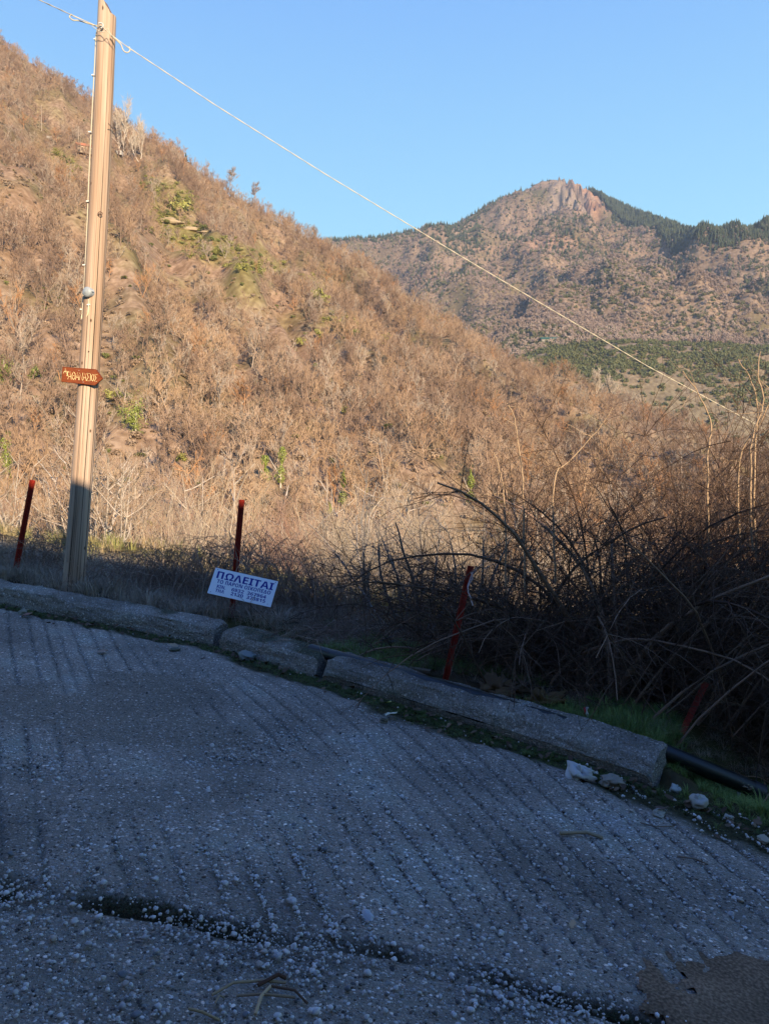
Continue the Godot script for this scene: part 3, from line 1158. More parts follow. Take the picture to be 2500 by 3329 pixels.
# ------------------------------------------------------------------ fence posts
func posts() -> void:
	var list := [
		[[55, 1838, 8.75], [107, 1560, 8.70], "red steel angle post standing left of the wooden pole"],
		[[764, 1850, 7.75], [784, 1624, 7.70], "red steel angle post behind the white sale board"],
		[[1458, 2137, 5.98], [1524, 1838, 5.95], "red steel angle post at the edge of the bramble thicket"],
		[[2188, 2415, 5.35], [2285, 2215, 5.45], "dark red steel post half hidden in the brambles near the pipe"],
	]
	for q in list:
		var lo: Vector3 = at(q[0][0], q[0][1], q[0][2])
		var hi: Vector3 = at(q[1][0], q[1][1], q[1][2])
		var ax := (hi - lo).normalized()
		var gy := minf(verge_y(lo.x, lo.z), lo.y) - 0.15
		lo += ax * ((gy - lo.y) / ax.y)
		var o := base("fence_post", lo, q[2], "post", "red steel fence posts")
		var s := Shape.new()
		var col := lin("b0392a")
		var l := (hi - lo).length()
		var x := Vector3(1, 0, 0.3).normalized()
		x = (x - ax * x.dot(ax)).normalized()
		var z := ax.cross(x) * -1.0
		var mid := ax * l / 2
		s.box(mid + x * 0.02, x * 0.02, ax * l / 2, z * 0.002, col)
		s.box(mid + z * 0.0225, x * 0.002, ax * l / 2, z * 0.02, col)
		put("angle_bar", s.mesh(M.red), o)
		for k in 3:
			var s2 := Shape.new()
			var p := ax * (l * (0.95 - 0.25 * k)) + x * 0.024 + z * -0.003
			s2.tube(PackedVector3Array([p, p + z * 0.003]), PackedFloat32Array([0.005, 0.005]), 8, Color(0.02, 0.015, 0.015))
			s2.cap(p, -z, 0.005, 8, Color(0.02, 0.015, 0.015))
			put("bolt_hole", s2.mesh(M.metal), o)
	# barbed wire between the first post and the pole
	var bw := base("barbed_wire", at(70, 1752, 8.7), "thin barbed wire strand running from the red post to the pole", "wire")
	var s := Shape.new()
	var pts := []
	for q in [[-60, 1745, 8.9], [10, 1757, 8.8], [68, 1756, 8.68], [140, 1771, 8.3], [208, 1784, 7.92]]:
		pts.append(q)
	var cv := smooth_curve(pts, bw.position)
	var r2: PackedFloat32Array = cv[1]
	for k in r2.size(): r2[k] = 0.0022
	s.tube(cv[0], r2, 4, lin("3a2f28"))
	put("strand", s.mesh(M.metal), bw)
	var line: PackedVector3Array = cv[0]
	for k in range(1, line.size(), 2):
		s = Shape.new()
		for e in 2:
			var d := rdir() * 0.016
			s.tube(PackedVector3Array([line[k] - d, line[k] + d]), PackedFloat32Array([0.0016, 0.001]), 3, lin("3a2f28"))
		put("barb", s.mesh(M.metal), bw)
	# ribbon tied to the third post
	var rb := base("ribbon", at(1524, 1858, 5.92), "pale ribbon knotted round the red post by the brambles", "ribbon")
	s = Shape.new()
	for e in 3:
		var pp := PackedVector3Array()
		var rr := PackedFloat32Array()
		for k in 6:
			pp.append(Vector3(0.008 + 0.02 * sin(k * 1.1 + e), -0.028 * k * (1.0 + 0.4 * e), 0.03 + 0.01 * cos(k + e)))
			rr.append(0.0045)
		s.tube(pp, rr, 4, lin("c9b6b4"))
	put("tail", s.mesh(M.plain), rb)

# ------------------------------------------------------------------ the sale board
func sale_sign() -> void:
	var d := 7.25
	var tl := at(701, 1845, d + 0.10)
	var tr := at(904, 1890, d + 0.02)
	var bl := at(675, 1928, d)
	var x := (tr - tl)
	var wdt := x.length()
	x = x.normalized()
	var y := (tl - bl)
	y = (y - x * y.dot(x))
	var hgt := y.length()
	y = y.normalized()
	var z := x.cross(y)
	var mid := bl + x * wdt / 2 + y * hgt / 2
	var o := base("sale_sign", mid, "tilted white board lettered in blue lying on the dry grass", "sign")
	o.basis = Basis(x, y, z)
	var s := Shape.new()
	s.box(Vector3.ZERO, Vector3(wdt / 2, 0, 0), Vector3(0, hgt / 2, 0), Vector3(0, 0, 0.0025), lin("d9dfe6"))
	var plate := put("board", s.mesh(M.plastic), o)
	var blue := mat(0.5, 0.4)
	blue.vertex_color_use_as_albedo = false
	blue.albedo_color = Color("1a2585")
	var f := SystemFont.new()
	f.font_names = PackedStringArray(["Droid Sans"])
	f.font_weight = 700
	var f2 := SystemFont.new()
	f2.font_names = PackedStringArray(["Droid Sans"])
	var lines := [["ΠΩΛΕΙΤΑΙ", 0.004, 0.066, 0.55, 0.070, f], ["ΤΟ ΠΑΡΟN ΟΙΚΟΠΕΔΟ", 0.008, 0.004, 0.52, 0.036, f], ["ΚΙN.", -0.195, -0.044, 0.085, 0.032, f], ["6932  367964", 0.072, -0.044, 0.335, 0.032, f], ["ΤΗΛ", -0.198, -0.084, 0.085, 0.032, f], ["2130  373815", 0.076, -0.084, 0.335, 0.032, f]]
	for q in lines:
		var chars: String = q[0]
		var tm := TextMesh.new()
		tm.text = chars
		tm.font = q[5]
		tm.font_size = 64
		tm.pixel_size = 0.001
		tm.depth = 0.001
		tm.material = blue
		var bb := tm.get_aabb()
		var e := MeshInstance3D.new()
		e.mesh = tm
		e.name = "lettering"
		var sx: float = q[3] / wdt * wdt / bb.size.x
		var sy: float = q[4] / bb.size.y * (hgt / 0.255)
		e.scale = Vector3(sx, sy, 1)
		e.position = Vector3(q[1] - bb.get_center().x * sx, q[2] * (hgt / 0.255) - bb.get_center().y * sy, 0.003)
		plate.add_child(e, true)
	for q in [[-0.28, 0.115], [0.27, -0.105], [0.285, 0.11], [-0.28, -0.11]]:
		s = Shape.new()
		s.cap(Vector3(q[0], q[1] * hgt / 0.255, 0.0034), Vector3(0, 0, 1), 0.004, 8, Color(0.1, 0.1, 0.12))
		put("bolt_hole", s.mesh(M.metal), o)

# ------------------------------------------------------------------ black pipe behind the third block
func pipe() -> void:
	var o := base("drain_pipe", Vector3(1.6, road_y(1.6, -4.7) + 0.12, -4.8), "black plastic drain pipe lying behind the end of the kerb", "pipe")
	var z0: Vector3 = o.position
	var s := Shape.new()
	var pp := PackedVector3Array()
	var rr := PackedFloat32Array()
	for q in [[-0.62, -6.60, 0.155], [-0.3, -6.38, 0.155], [0.3, -5.93, 0.15], [0.95, -5.42, 0.145], [1.5, -5.0, 0.13], [1.75, -4.86, 0.13]]:
		pp.append(Vector3(q[0], road_y(q[0], q[1] + 0.3) + q[2] - 0.005, q[1]) - z0)
		rr.append(0.052)
	var end := at(2478, 2578, 4.82)
	pp.append(end.lerp(pp[-1] + z0, 0.5) - z0)
	rr.append(0.052)
	pp.append(end - z0)
	rr.append(0.052)
	s.tube(pp, rr, 20, lin("14161c"))
	var d := (pp[-1] - pp[-2]).normalized()
	var inner := PackedVector3Array([pp[-1], pp[-1] - d * 0.12])
	s.tube(inner, PackedFloat32Array([0.046, 0.046]), 20, lin("0a0b0e"))
	put("tube", s.mesh(M.plastic), o)
	s = Shape.new()
	s.tube(PackedVector3Array([pp[-1] - d * 0.002, pp[-1] - d * 0.075]), PackedFloat32Array([0.0545, 0.0545]), 20, lin("20242c"))
	put("rim", s.mesh(M.plastic), o)
	s = Shape.new()
	var patch_c := lin("7d7263")
	for k in 26:
		var p := pp[-1] - d * rf(0.07, 0.15) + (Vector3(-0.45, 0.35, 0.8).normalized() + rdir() * 0.25).normalized() * 0.0525
		rough_blob(s, p, rf(0.006, 0.012), patch_c, 0.3)
	put("mud_spot", s.mesh(M.plain), o)

func rough_blob(s: Shape, p: Vector3, r: float, col: Color, squash := 1.0) -> void:
	var st := stone_shape(rng.randi(), 0)
	var f := s.v.size()
	for k in st.v.size():
		s.v.append(p + st.v[k] * r * Vector3(1, squash + 0.4, 1))
		s.n.append(st.n[k]); s.c.append(col); s.t.append(Vector2.ZERO)
	for k in st.i: s.i.append(f + k)

# a lumpy stone of about unit radius
func stone_shape(sd: int, detail: int, sharp := 0.25) -> Shape:
	var s := Shape.new()
	var r := RandomNumberGenerator.new()
	r.seed = sd
	var fn := FastNoiseLite.new()
	fn.seed = sd
	fn.frequency = 0.8
	var rows := 5 + detail * 5
	var cols := 7 + detail * 6
	var st := Vector3(r.randf_range(0.8, 1.25), r.randf_range(0.55, 0.8), r.randf_range(0.75, 1.1))
	var cuts := []
	for k in 5: cuts.append([Vector3(r.randfn(), r.randfn(), r.randfn()).normalized(), r.randf_range(0.62, 0.9)])
	for y in rows + 1:
		var la := PI * y / rows
		for x in cols:
			var lo := TAU * x / cols
			var d := Vector3(sin(la) * cos(lo), cos(la), sin(la) * sin(lo))
			var p := d * (1.0 + fn.get_noise_3dv(d * 1.3) * sharp * 1.6 + fn.get_noise_3dv(d * 5.0) * sharp * 0.35)
			for cplane in cuts:
				var over: float = p.dot(cplane[0]) - cplane[1]
				if over > 0: p -= cplane[0] * over * 0.85
			s.v.append(p * st)
			s.n.append(d)
			s.c.append(Color.WHITE)
			s.t.append(Vector2(x, y))
	for y in rows:
		for x in cols:
			var w := (x + 1) % cols
			s.i.append_array([y * cols + x, y * cols + w, (y + 1) * cols + x, y * cols + w, (y + 1) * cols + w, (y + 1) * cols + x])
	var acc := PackedVector3Array()
	acc.resize(s.v.size())
	for k in range(0, s.i.size(), 3):
		var a := s.v[s.i[k]]
		var nn := (s.v[s.i[k + 2]] - a).cross(s.v[s.i[k + 1]] - a)
		for e in 3: acc[s.i[k + e]] += nn
	for k in s.n.size():
		var q := acc[k]
		if q.length() > 1e-9:
			s.n[k] = q.normalized() if q.dot(s.v[k]) > 0 else -q.normalized()
	return s

func stone_mesh(sd: int, detail: int, col: Color, sharp := 0.25) -> ArrayMesh:
	var s := stone_shape(sd, detail, sharp)
	for k in s.c.size(): s.c[k] = col
	return s.mesh(M.stone)

# ------------------------------------------------------------------ stones, gravel, litter
func debris() -> void:
	# larger stones and broken concrete, one by one
	var rocks := [
		[1885, 2545, 4.62, 0.105, 0.5, "cfcfca", "pale flat lump of broken concrete under the kerb end", 0.9],
		[1985, 2580, 4.55, 0.055, 0.8, "a49a8a", "brownish stone standing beside the broken concrete lump", 0.5],
		[2268, 2620, 4.35, 0.058, 0.75, "c4c2b8", "rounded mossy white stone on the grass below the pipe", 0.35],
		[2195, 2545, 4.6, 0.034, 1.1, "b9bdb8", "small upright pale stone in grass beside the kerb end", 0.4],
		[2135, 2670, 4.15, 0.045, 0.35, "b0ab9c", "flat flaky stone near the road edge under the pipe", 0.7],
		[2480, 2745, 3.95, 0.030, 0.5, "b8b09c", "pale stone at the right edge of the gravelly road", 0.6],
		[2365, 2660, 4.2, 0.026, 0.6, "aaa89c", "crumbled pale stone in dark grass under the pipe mouth", 0.8],
		[805, 2036, 6.72, 0.085, 0.6, "8f9690", "lichen spotted boulder behind the short kerb block", 0.35],
		[1990, 2400, 5.05, 0.075, 0.45, "6f7470", "grey stone half sunk in grass behind the long kerb", 0.4],
		[1870, 2370, 5.12, 0.028, 0.9, "b4b8b2", "white pebble sized stone on top of the kerb back", 0.4],
		[2060, 2435, 5.0, 0.038, 0.6, "8d8f86", "grey stone against the back of the kerb near its end", 0.4],
		[75, 1985, 7.55, 0.055, 0.6, "9c988c", "pale stone in moss at the foot of the long kerb", 0.4],
		[570, 2122, 6.7, 0.05, 0.5, "6d7266", "mossy stone at the foot of the first kerb crack", 0.4],
		[820, 3190, 2.72, 0.030, 0.55, "6a6c70", "dark pebble beside the slab joint in the foreground", 0.3],
		[870, 2990, 2.98, 0.022, 0.8, "b3a69f", "pinkish round pebble in the slab joint gravel", 0.25],
		[1195, 3065, 2.85, 0.024, 0.8, "c8cbd0", "largest white pebble lined up along the mossy joint", 0.25],
		[2125, 2905, 3.5, 0.018, 0.6, "a8a9ab", "small grey pebble alone on the ribbed concrete", 0.3],
		[1730, 3090, 3.0, 0.033, 0.35, "5d6068", "flat dark slate pebble by the joint's mossy hollow", 0.4],
		[1245, 2330, 5.3, 0.030, 0.7, "8c897c", "tan stone lying on the leaf litter below the long kerb", 0.6],
	]
	var n := 0
	for q in rocks:
		n += 1
		var p := at(q[0], q[1], q[2])
		p.y = minf(surface_y(p.x, p.z) + q[3] * q[4] * 0.35, p.y + 0.1)
		var o := put("stone", stone_mesh(100 + n, 2, lin(q[5]), q[7]), null, p)
		o.rotation = Vector3(rf(-0.2, 0.2), rf(0, TAU), rf(-0.2, 0.2))
		o.scale = Vector3(q[3], q[3] * q[4] / 0.68, q[3])
		if n == 1: o.rotation = Vector3(0.25, 0.6, -0.15)
		tag(o, q[6], "stone", "loose stones beside the lane")
	# white pebbles, the ones that show largest
	var variants := []
	for k in 6: variants.append(stone_mesh(300 + k, 0, Color.WHITE, 0.45))
	var tones := [Color(0.70, 0.68, 0.65), Color(0.50, 0.49, 0.48), Color(0.52, 0.46, 0.40), Color(0.80, 0.78, 0.75), Color(0.22, 0.23, 0.24)]
	var shades := []
	for c in tones:
		var row := []
		for k in 3: row.append(stone_mesh(320 + k, 0, c, 0.4))
		shades.append(row)
	var count := 0
	while count < 190:
		var u := rf(-20, 2520)
		var v := rf(2420, 3329)
		var p := at(u, v, 1.0)
		p = road_hit(u, v)
		if p == Vector3.ZERO or rng.randf() > gravel_share(p.x, p.z) * 1.6 + 0.1: continue
		var tone: int = [0, 0, 3, 1, 2, 4][rng.randi() % 6]
		var o := put("pebble", shades[tone][rng.randi() % 3], null, p + Vector3(0, 0.003, 0))
		var r := rf(0.009, 0.0155)
		o.scale = Vector3(r, r, r)
		o.rotation = Vector3(rf(-0.4, 0.4), rf(0, TAU), rf(-0.4, 0.4))
		tag(o, ["pale pebble lying loose on the concrete road", "pale pebble lying loose on the concrete road", "grey pebble lying loose on the concrete road", "white pebble lying loose on the concrete road", "dark pebble lying loose on the concrete road"][tone], "pebble", "pebbles loose on the road: " + ["pale", "grey", "tan", "white", "dark"][tone])
		var spot := " on the near side of the slab joint" if joint(p.x, p.z) > 0.16 else " along the slab joint" if joint(p.x, p.z) > -0.12 else " on the ribbed slab, left" if u < 900.0 else " on the ribbed slab, middle" if u < 1700.0 else " on the ribbed slab, right"
		o.set_meta("label", ["pale", "mid grey", "tan", "white", "dark"][tone] + " pebble lying loose" + spot)
		count += 1
	# the rest of the gravel
	for k in 4:
		var where := []
		var tints := PackedColorArray()
		while where.size() < 2100:
			var u := rf(-60, 2560)
			var v := 2060.0 + 1290.0 * pow(rng.randf(), 0.85)
			var p := road_hit(u, v)
			if p == Vector3.ZERO or rng.randf() > gravel_share(p.x, p.z) + 0.007: continue
			var r := 0.0028 + 0.0075 * pow(rng.randf(), 3.0)
			where.append(Transform3D(Basis.from_euler(Vector3(rf(-0.5, 0.5), rf(0, TAU), rf(-0.5, 0.5))).scaled(Vector3(r, r, r)), p + Vector3(0, r * 0.2, 0)))
			var g := rf(0.42, 0.80) if rng.randf() < 0.8 else rf(0.1, 0.25)
			tints.append(Color(g * rf(0.98, 1.06), g, g * rf(0.92, 1.02)))
		scatter("gravel", variants[k], where, tints, ["fine pale gravel caught in the road grooves", "fine grey gravel strewn over the concrete road", "coarse gravel grains gathered along the slab joint", "loose grit scattered across the whole lane"][k], "gravel")
	# fallen leaves under the kerb
	var lf := leaf_mesh(M.straw)
	var where := []
	var tints := PackedColorArray()
	for k in 520:
		var s := pow(rng.randf(), 0.8)
		var p := kerb_at(9.0 + s * 14.0, -absf(rng.randfn()) * 0.14 - 0.02)
		if kerb_st(p.x, p.z).y > -0.01: continue
		p.y = road_y(p.x, p.z) + rf(-0.002, 0.02)
		var r := rf(0.012, 0.032)
		where.append(Transform3D(Basis.from_euler(Vector3(rf(-0.6, 0.6), rf(0, TAU), rf(-0.6, 0.6))).scaled(Vector3(r, r, r)), p))
		tints.append(Color(0.06, 0.035, 0.02).lerp(Color(0.17, 0.115, 0.07), pow(rng.randf(), 1.6)))
	scatter("leaf_litter", lf, where, tints, "brown fallen leaves lying in the gutter along the kerb", "leaves")
	for q in [[1272, 2330, "c4bfa6", 0.05, "pale dry leaf propped under the long kerb block"], [1265, 2292, "a5a24a", 0.04, "yellow green leaf caught on the kerb edge"], [565, 2105, "9c8a70", 0.045, "tan lobed leaf in the moss by the first kerb crack"], [2150, 2640, "5a4a40", 0.055, "dark curled leaf on grass under the kerb end"], [335, 2125, "8a7462", 0.05, "brown leaf at the mossy foot of the long left kerb"], [1860, 3020, "b49a78", 0.02, "tiny tan leaf lying on the ribbed concrete"], [90, 2005, "7d5a52", 0.06, "reddish dead leaf in the gutter at far left"]]:
		var p := at(q[0], q[1], 5.0)
		p = road_hit(q[0], q[1])
		if p == Vector3.ZERO: p = at(q[0], q[1], 5.2)
		var s := leaf_shape(lin(q[2]))
		var o := put("fallen_leaf", s.mesh(M.straw), null, p + Vector3(0, 0.02, 0))
		o.scale = Vector3.ONE * q[3]
		o.rotation = Vector3(rf(0.1, 0.5), rf(0, TAU), rf(-0.3, 0.3))
		tag(o, q[4], "leaf", "single fallen leaves")
	# stalks and slivers of wood
	var sticks := [
		[[1820, 2718], [1905, 2722], [1958, 2731], 0.009, "8d8069", "flat splinter of wood lying on the ribbed road"],
		[[690, 3245], [760, 3215], [860, 3195], [930, 3196], 0.0045, "8b7b62", "pale dry stalk curving at the head of the twig heap"],
		[[770, 3248], [850, 3252], [960, 3250], 0.004, "7d6c58", "straight dry stalk lying across the twig heap"],
		[[830, 3310], [850, 3260], [880, 3215], 0.0055, "a08d70", "thick pale stalk standing out of the twig heap"],
		[[615, 3290], [660, 3312], [715, 3325], 0.004, "94825f", "dry stalk at the lower edge of the picture"],
		[[880, 3215], [960, 3240], [1000, 3270], 0.004, "5d4a3c", "dark brown twig in the foreground twig heap"],
		[[700, 3270], [715, 3255], [730, 3250], 0.003, "8d7c64", "short dry stalk beside the twig heap"],
		[[840, 3215], [905, 3190], [930, 3190], 0.006, "4c3a30", "dark thick twig on top of the twig heap"],
		[[2200, 2790], [2260, 2806], [2300, 2815], 0.004, "77685a", "short twig on gravel below the pipe"],
		[[2080, 2680], [2130, 2700], [2190, 2690], 0.003, "6b5c4e", "thin twig on gravel by the road edge"],
	]
	for q in sticks:
		var pp := PackedVector3Array()
		var rr := PackedFloat32Array()
		var lift := 0.0
		for k in range(0, q.size() - 3):
			var p := road_hit(q[k][0], q[k][1])
			p.y += float(q[-3]) + 0.006 + 0.01 * sin(k * 1.7)
			pp.append(p)
			rr.append(q[-3])
		var o := base("dry_stick", pp[0], q[-1], "stick", "dry sticks on the lane")
		for k in range(pp.size()): pp[k] -= o.position
		var s := Shape.new()
		s.tube(pp, rr, 6, lin(q[-2]))
		s.cap(pp[0], (pp[0] - pp[1]).normalized(), rr[0], 6, lin(q[-2]))
		s.cap(pp[-1], (pp[-1] - pp[-2]).normalized(), rr[-1], 6, lin(q[-2]))
		put("stalk", s.mesh(M.bark), o)
	# weathered slats lying behind the kerb
	var slats := [[[1190, 2112, 6.45], [1330, 2140, 6.3], 0.022, "grey weathered slat lying in dry grass behind the kerb"], [[1285, 2133, 6.25], [1400, 2146, 6.15], 0.03, "short grey board beside the red post foot"]]
	for q in slats:
		var a: Vector3 = at(q[0][0], q[0][1], q[0][2])
		var b: Vector3 = at(q[1][0], q[1][1], q[1][2])
		a.y = verge_y(a.x, a.z) + 0.035
		b.y = verge_y(b.x, b.z) + 0.035
		var o := base("wooden_slat", (a + b) / 2, q[3], "slat", "weathered slats behind the kerb")
		var ax := (b - a) / 2
		var s := Shape.new()
		s.box(Vector3.ZERO, ax, Vector3(0, 0.009, 0), ax.cross(Vector3.UP).normalized() * float(q[2]), lin("7d7466"))
		put("plank", s.mesh(M.board), o)
	# rags and scraps
	var rag := [[1615, 2238, 5.75, 0.11, "5d4a36", "crumpled brown rag on the grass beyond the long kerb"], [1768, 2250, 5.55, 0.11, "5f4c30", "torn tan rag hanging in the brambles beyond the kerb"]]
	for q in rag:
		var p: Vector3 = at(q[0], q[1], q[2])
		p.y = verge_y(p.x, p.z) + 0.05
		var s := crumple(q[3], lin(q[4]), int(q[0]))
		var o := put("rag", s.mesh(M.straw), null, p)
		tag(o, q[5], "rag", "old rags in the verge")
	var sc := [[1905, 2320, 5.3, 0.045, "d8d4dc", "white and red scrap of ribbon hanging over the grass", "scrap"], [2403, 2440, 4.95, 0.03, "c6cad6", "small white plastic scrap under the brambles", "scrap"]]
	for q in sc:
		var o := base("plastic_scrap", at(q[0], q[1], q[2]), q[5], "scrap", "litter scraps in the verge")
		var gy := verge_y(o.position.x, o.position.z)
		o.position.y = gy + 0.05
		for k in 3:
			var s := Shape.new()
			var pp := PackedVector3Array()
			var rr := PackedFloat32Array()
			for e in 5:
				pp.append(Vector3(rf(-0.3, 0.3), 1.0 - e * 0.5, rf(-0.3, 0.3)) * q[3])
				rr.append(q[3] * 0.16 * (1.2 - e * 0.2))
			s.tube(pp, rr, 4, lin("b8464a") if k == 1 and q[0] == 1905 else lin(q[4]))
			put("strip", s.mesh(M.plain), o)
	var bag := crumple(0.07, lin("1b2236"), 77)
	var bp := at(1260, 2062, 7.0)
	bp.y = verge_y(bp.x, bp.z) + 0.05
	var bo := put("plastic_bag", bag.mesh(M.plastic), null, bp)
	tag(bo, "crumpled dark blue plastic bag under the grey shrub", "bag")

func crumple(r: float, col: Color, sd: int) -> Shape:
	var s := stone_shape(sd, 3, 0.9)
	var fn := FastNoiseLite.new()
	fn.seed = sd
	fn.frequency = 2.2
	for k in s.v.size():
		var d := s.v[k].normalized()
		s.v[k] = s.v[k] * r * (1.0 + absf(fn.get_noise_3dv(d * 1.5)) * 1.2)
		s.v[k].y *= 0.8
		s.c[k] = col * (1.0 + fn.get_noise_3dv(d * 3.0) * 0.4)
	return s

func leaf_shape(col: Color) -> Shape:
	var s := Shape.new()
	var f := 0
	var lobes := [[0.0, -1.0], [0.3, -0.75], [0.55, -0.5], [0.52, -0.2], [0.72, 0.15], [0.5, 0.4], [0.36, 0.75], [0.0, 1.0], [-0.34, 0.7], [-0.5, 0.35], [-0.7, 0.1], [-0.5, -0.22], [-0.55, -0.55], [-0.25, -0.78]]
	s.v.append(Vector3.ZERO); s.n.append(Vector3.UP); s.c.append(col); s.t.append(Vector2.ZERO)
	for q in lobes:
		s.v.append(Vector3(q[0], 0.22 * absf(q[0]) + 0.12 * sin(q[1] * 3.0), q[1]))
		s.n.append(Vector3(-q[0] * 0.25, 1, 0).normalized()); s.c.append(col * 0.9); s.t.append(Vector2(q[0], q[1]))
	for k in lobes.size():
		s.i.append_array([0, 1 + k, 1 + (k + 1) % lobes.size()])
	return s

func leaf_mesh(m: Material) -> ArrayMesh:
	return leaf_shape(Color.WHITE).mesh(m)

func kerb_at(s: float, t: float) -> Vector3:
	for k in KERB.size() - 1:
		var a := Vector2(KERB[k][0], KERB[k][1])
		var b := Vector2(KERB[k + 1][0], KERB[k + 1][1])
		var l := a.distance_to(b)
		if s <= l or k == KERB.size() - 2:
			var d := (b - a) / l
			var p := a + d * s + Vector2(d.y, -d.x) * t
			return Vector3(p.x, 0, p.y)
		s -= l
	return Vector3.ZERO

func road_hit(u: float, v: float) -> Vector3:
	var r := ray(u, v)
	# EYE + r.y d = -0.108 r.x d - 0.0166 d
	var k := -0.108 * r.x - 0.0166 - r.y
	if k <= 0.01: return Vector3.ZERO
	var d := EYE / k
	var p := Vector3(r.x * d, EYE + r.y * d, -d)
	if kerb_st(p.x, p.z).y > -0.02: return Vector3.ZERO
	return p

func gravel_share(x: float, z: float) -> float:
	var j := joint(x, z)
	var g := 0.015 + noise_b.get_noise_2d(x * 5.0, z * 5.0) * 0.06
	g += exp(-pow((j - 0.09) / 0.13, 2.0)) * 0.42 * clampf(0.7 + noise_a.get_noise_2d(x * 16.0, z * 16.0) * 2.0, 0.1, 1.4)
	if j > 0.0: g += 0.035
	else: g += groove(x, z) * (1.0 - patch(x, z)) * clampf(noise_a.get_noise_2d(x * 7.0 + 9.0, z * 7.0) * 2.2 + 0.25, 0.0, 1.0) * 0.95
	var e := pow((x + 1.75) / 0.95, 2) + pow((z + 4.95) / 0.85, 2)
	if z > -5.0: g += exp(-pow((e - 1.5) / 0.5, 2.0)) * 0.45 * (1.0 if x < 0.0 else 0.0)
	if clay(x, z) > 0.3: g = g * 0.25 + 0.02
	return clampf(g, 0.0, 1.0)

# ------------------------------------------------------------------ grass and brambles on the verge
func tuft(blades: int, high: float, spread: float, wide: float, sd: int, m: Material, droop := 0.5) -> ArrayMesh:
	var r := RandomNumberGenerator.new()
	r.seed = sd
	var s := Shape.new()
	for k in blades:
		var an := r.randf() * TAU
		var d := Vector3(cos(an), 0, sin(an))
		var side := Vector3(-d.z, 0, d.x)
		var h := high * r.randf_range(0.5, 1.0)
		var reach := spread * r.randf_range(0.3, 1.0)
		var root := d * r.randf() * spread * 0.25
		var col := Color.WHITE * r.randf_range(0.75, 1.15)
		var last := root
		var lw := wide
		for e in range(1, 5):
			var q := e / 4.0
			var p := root + d * reach * q * q + Vector3(0, h * (q - droop * q * q * q), 0)
			var w := wide * (1.0 - q)
			var nn := (p - last).cross(side).normalized()
			if nn.y < 0: nn = -nn
			if e < 4:
				var f := s.v.size()
				s.v.append_array([last - side * lw, last + side * lw, p - side * w, p + side * w])
				s.n.append_array([nn, nn, nn, nn]); s.c.append_array([col, col, col, col])
				s.t.append_array([Vector2.ZERO, Vector2.ZERO, Vector2.ZERO, Vector2.ZERO])
				s.i.append_array([f, f + 1, f + 2, f + 1, f + 3, f + 2])
			else:
				s.tri(last - side * lw, last + side * lw, p, nn, col)
			last = p
			lw = w
	return s.mesh(m)

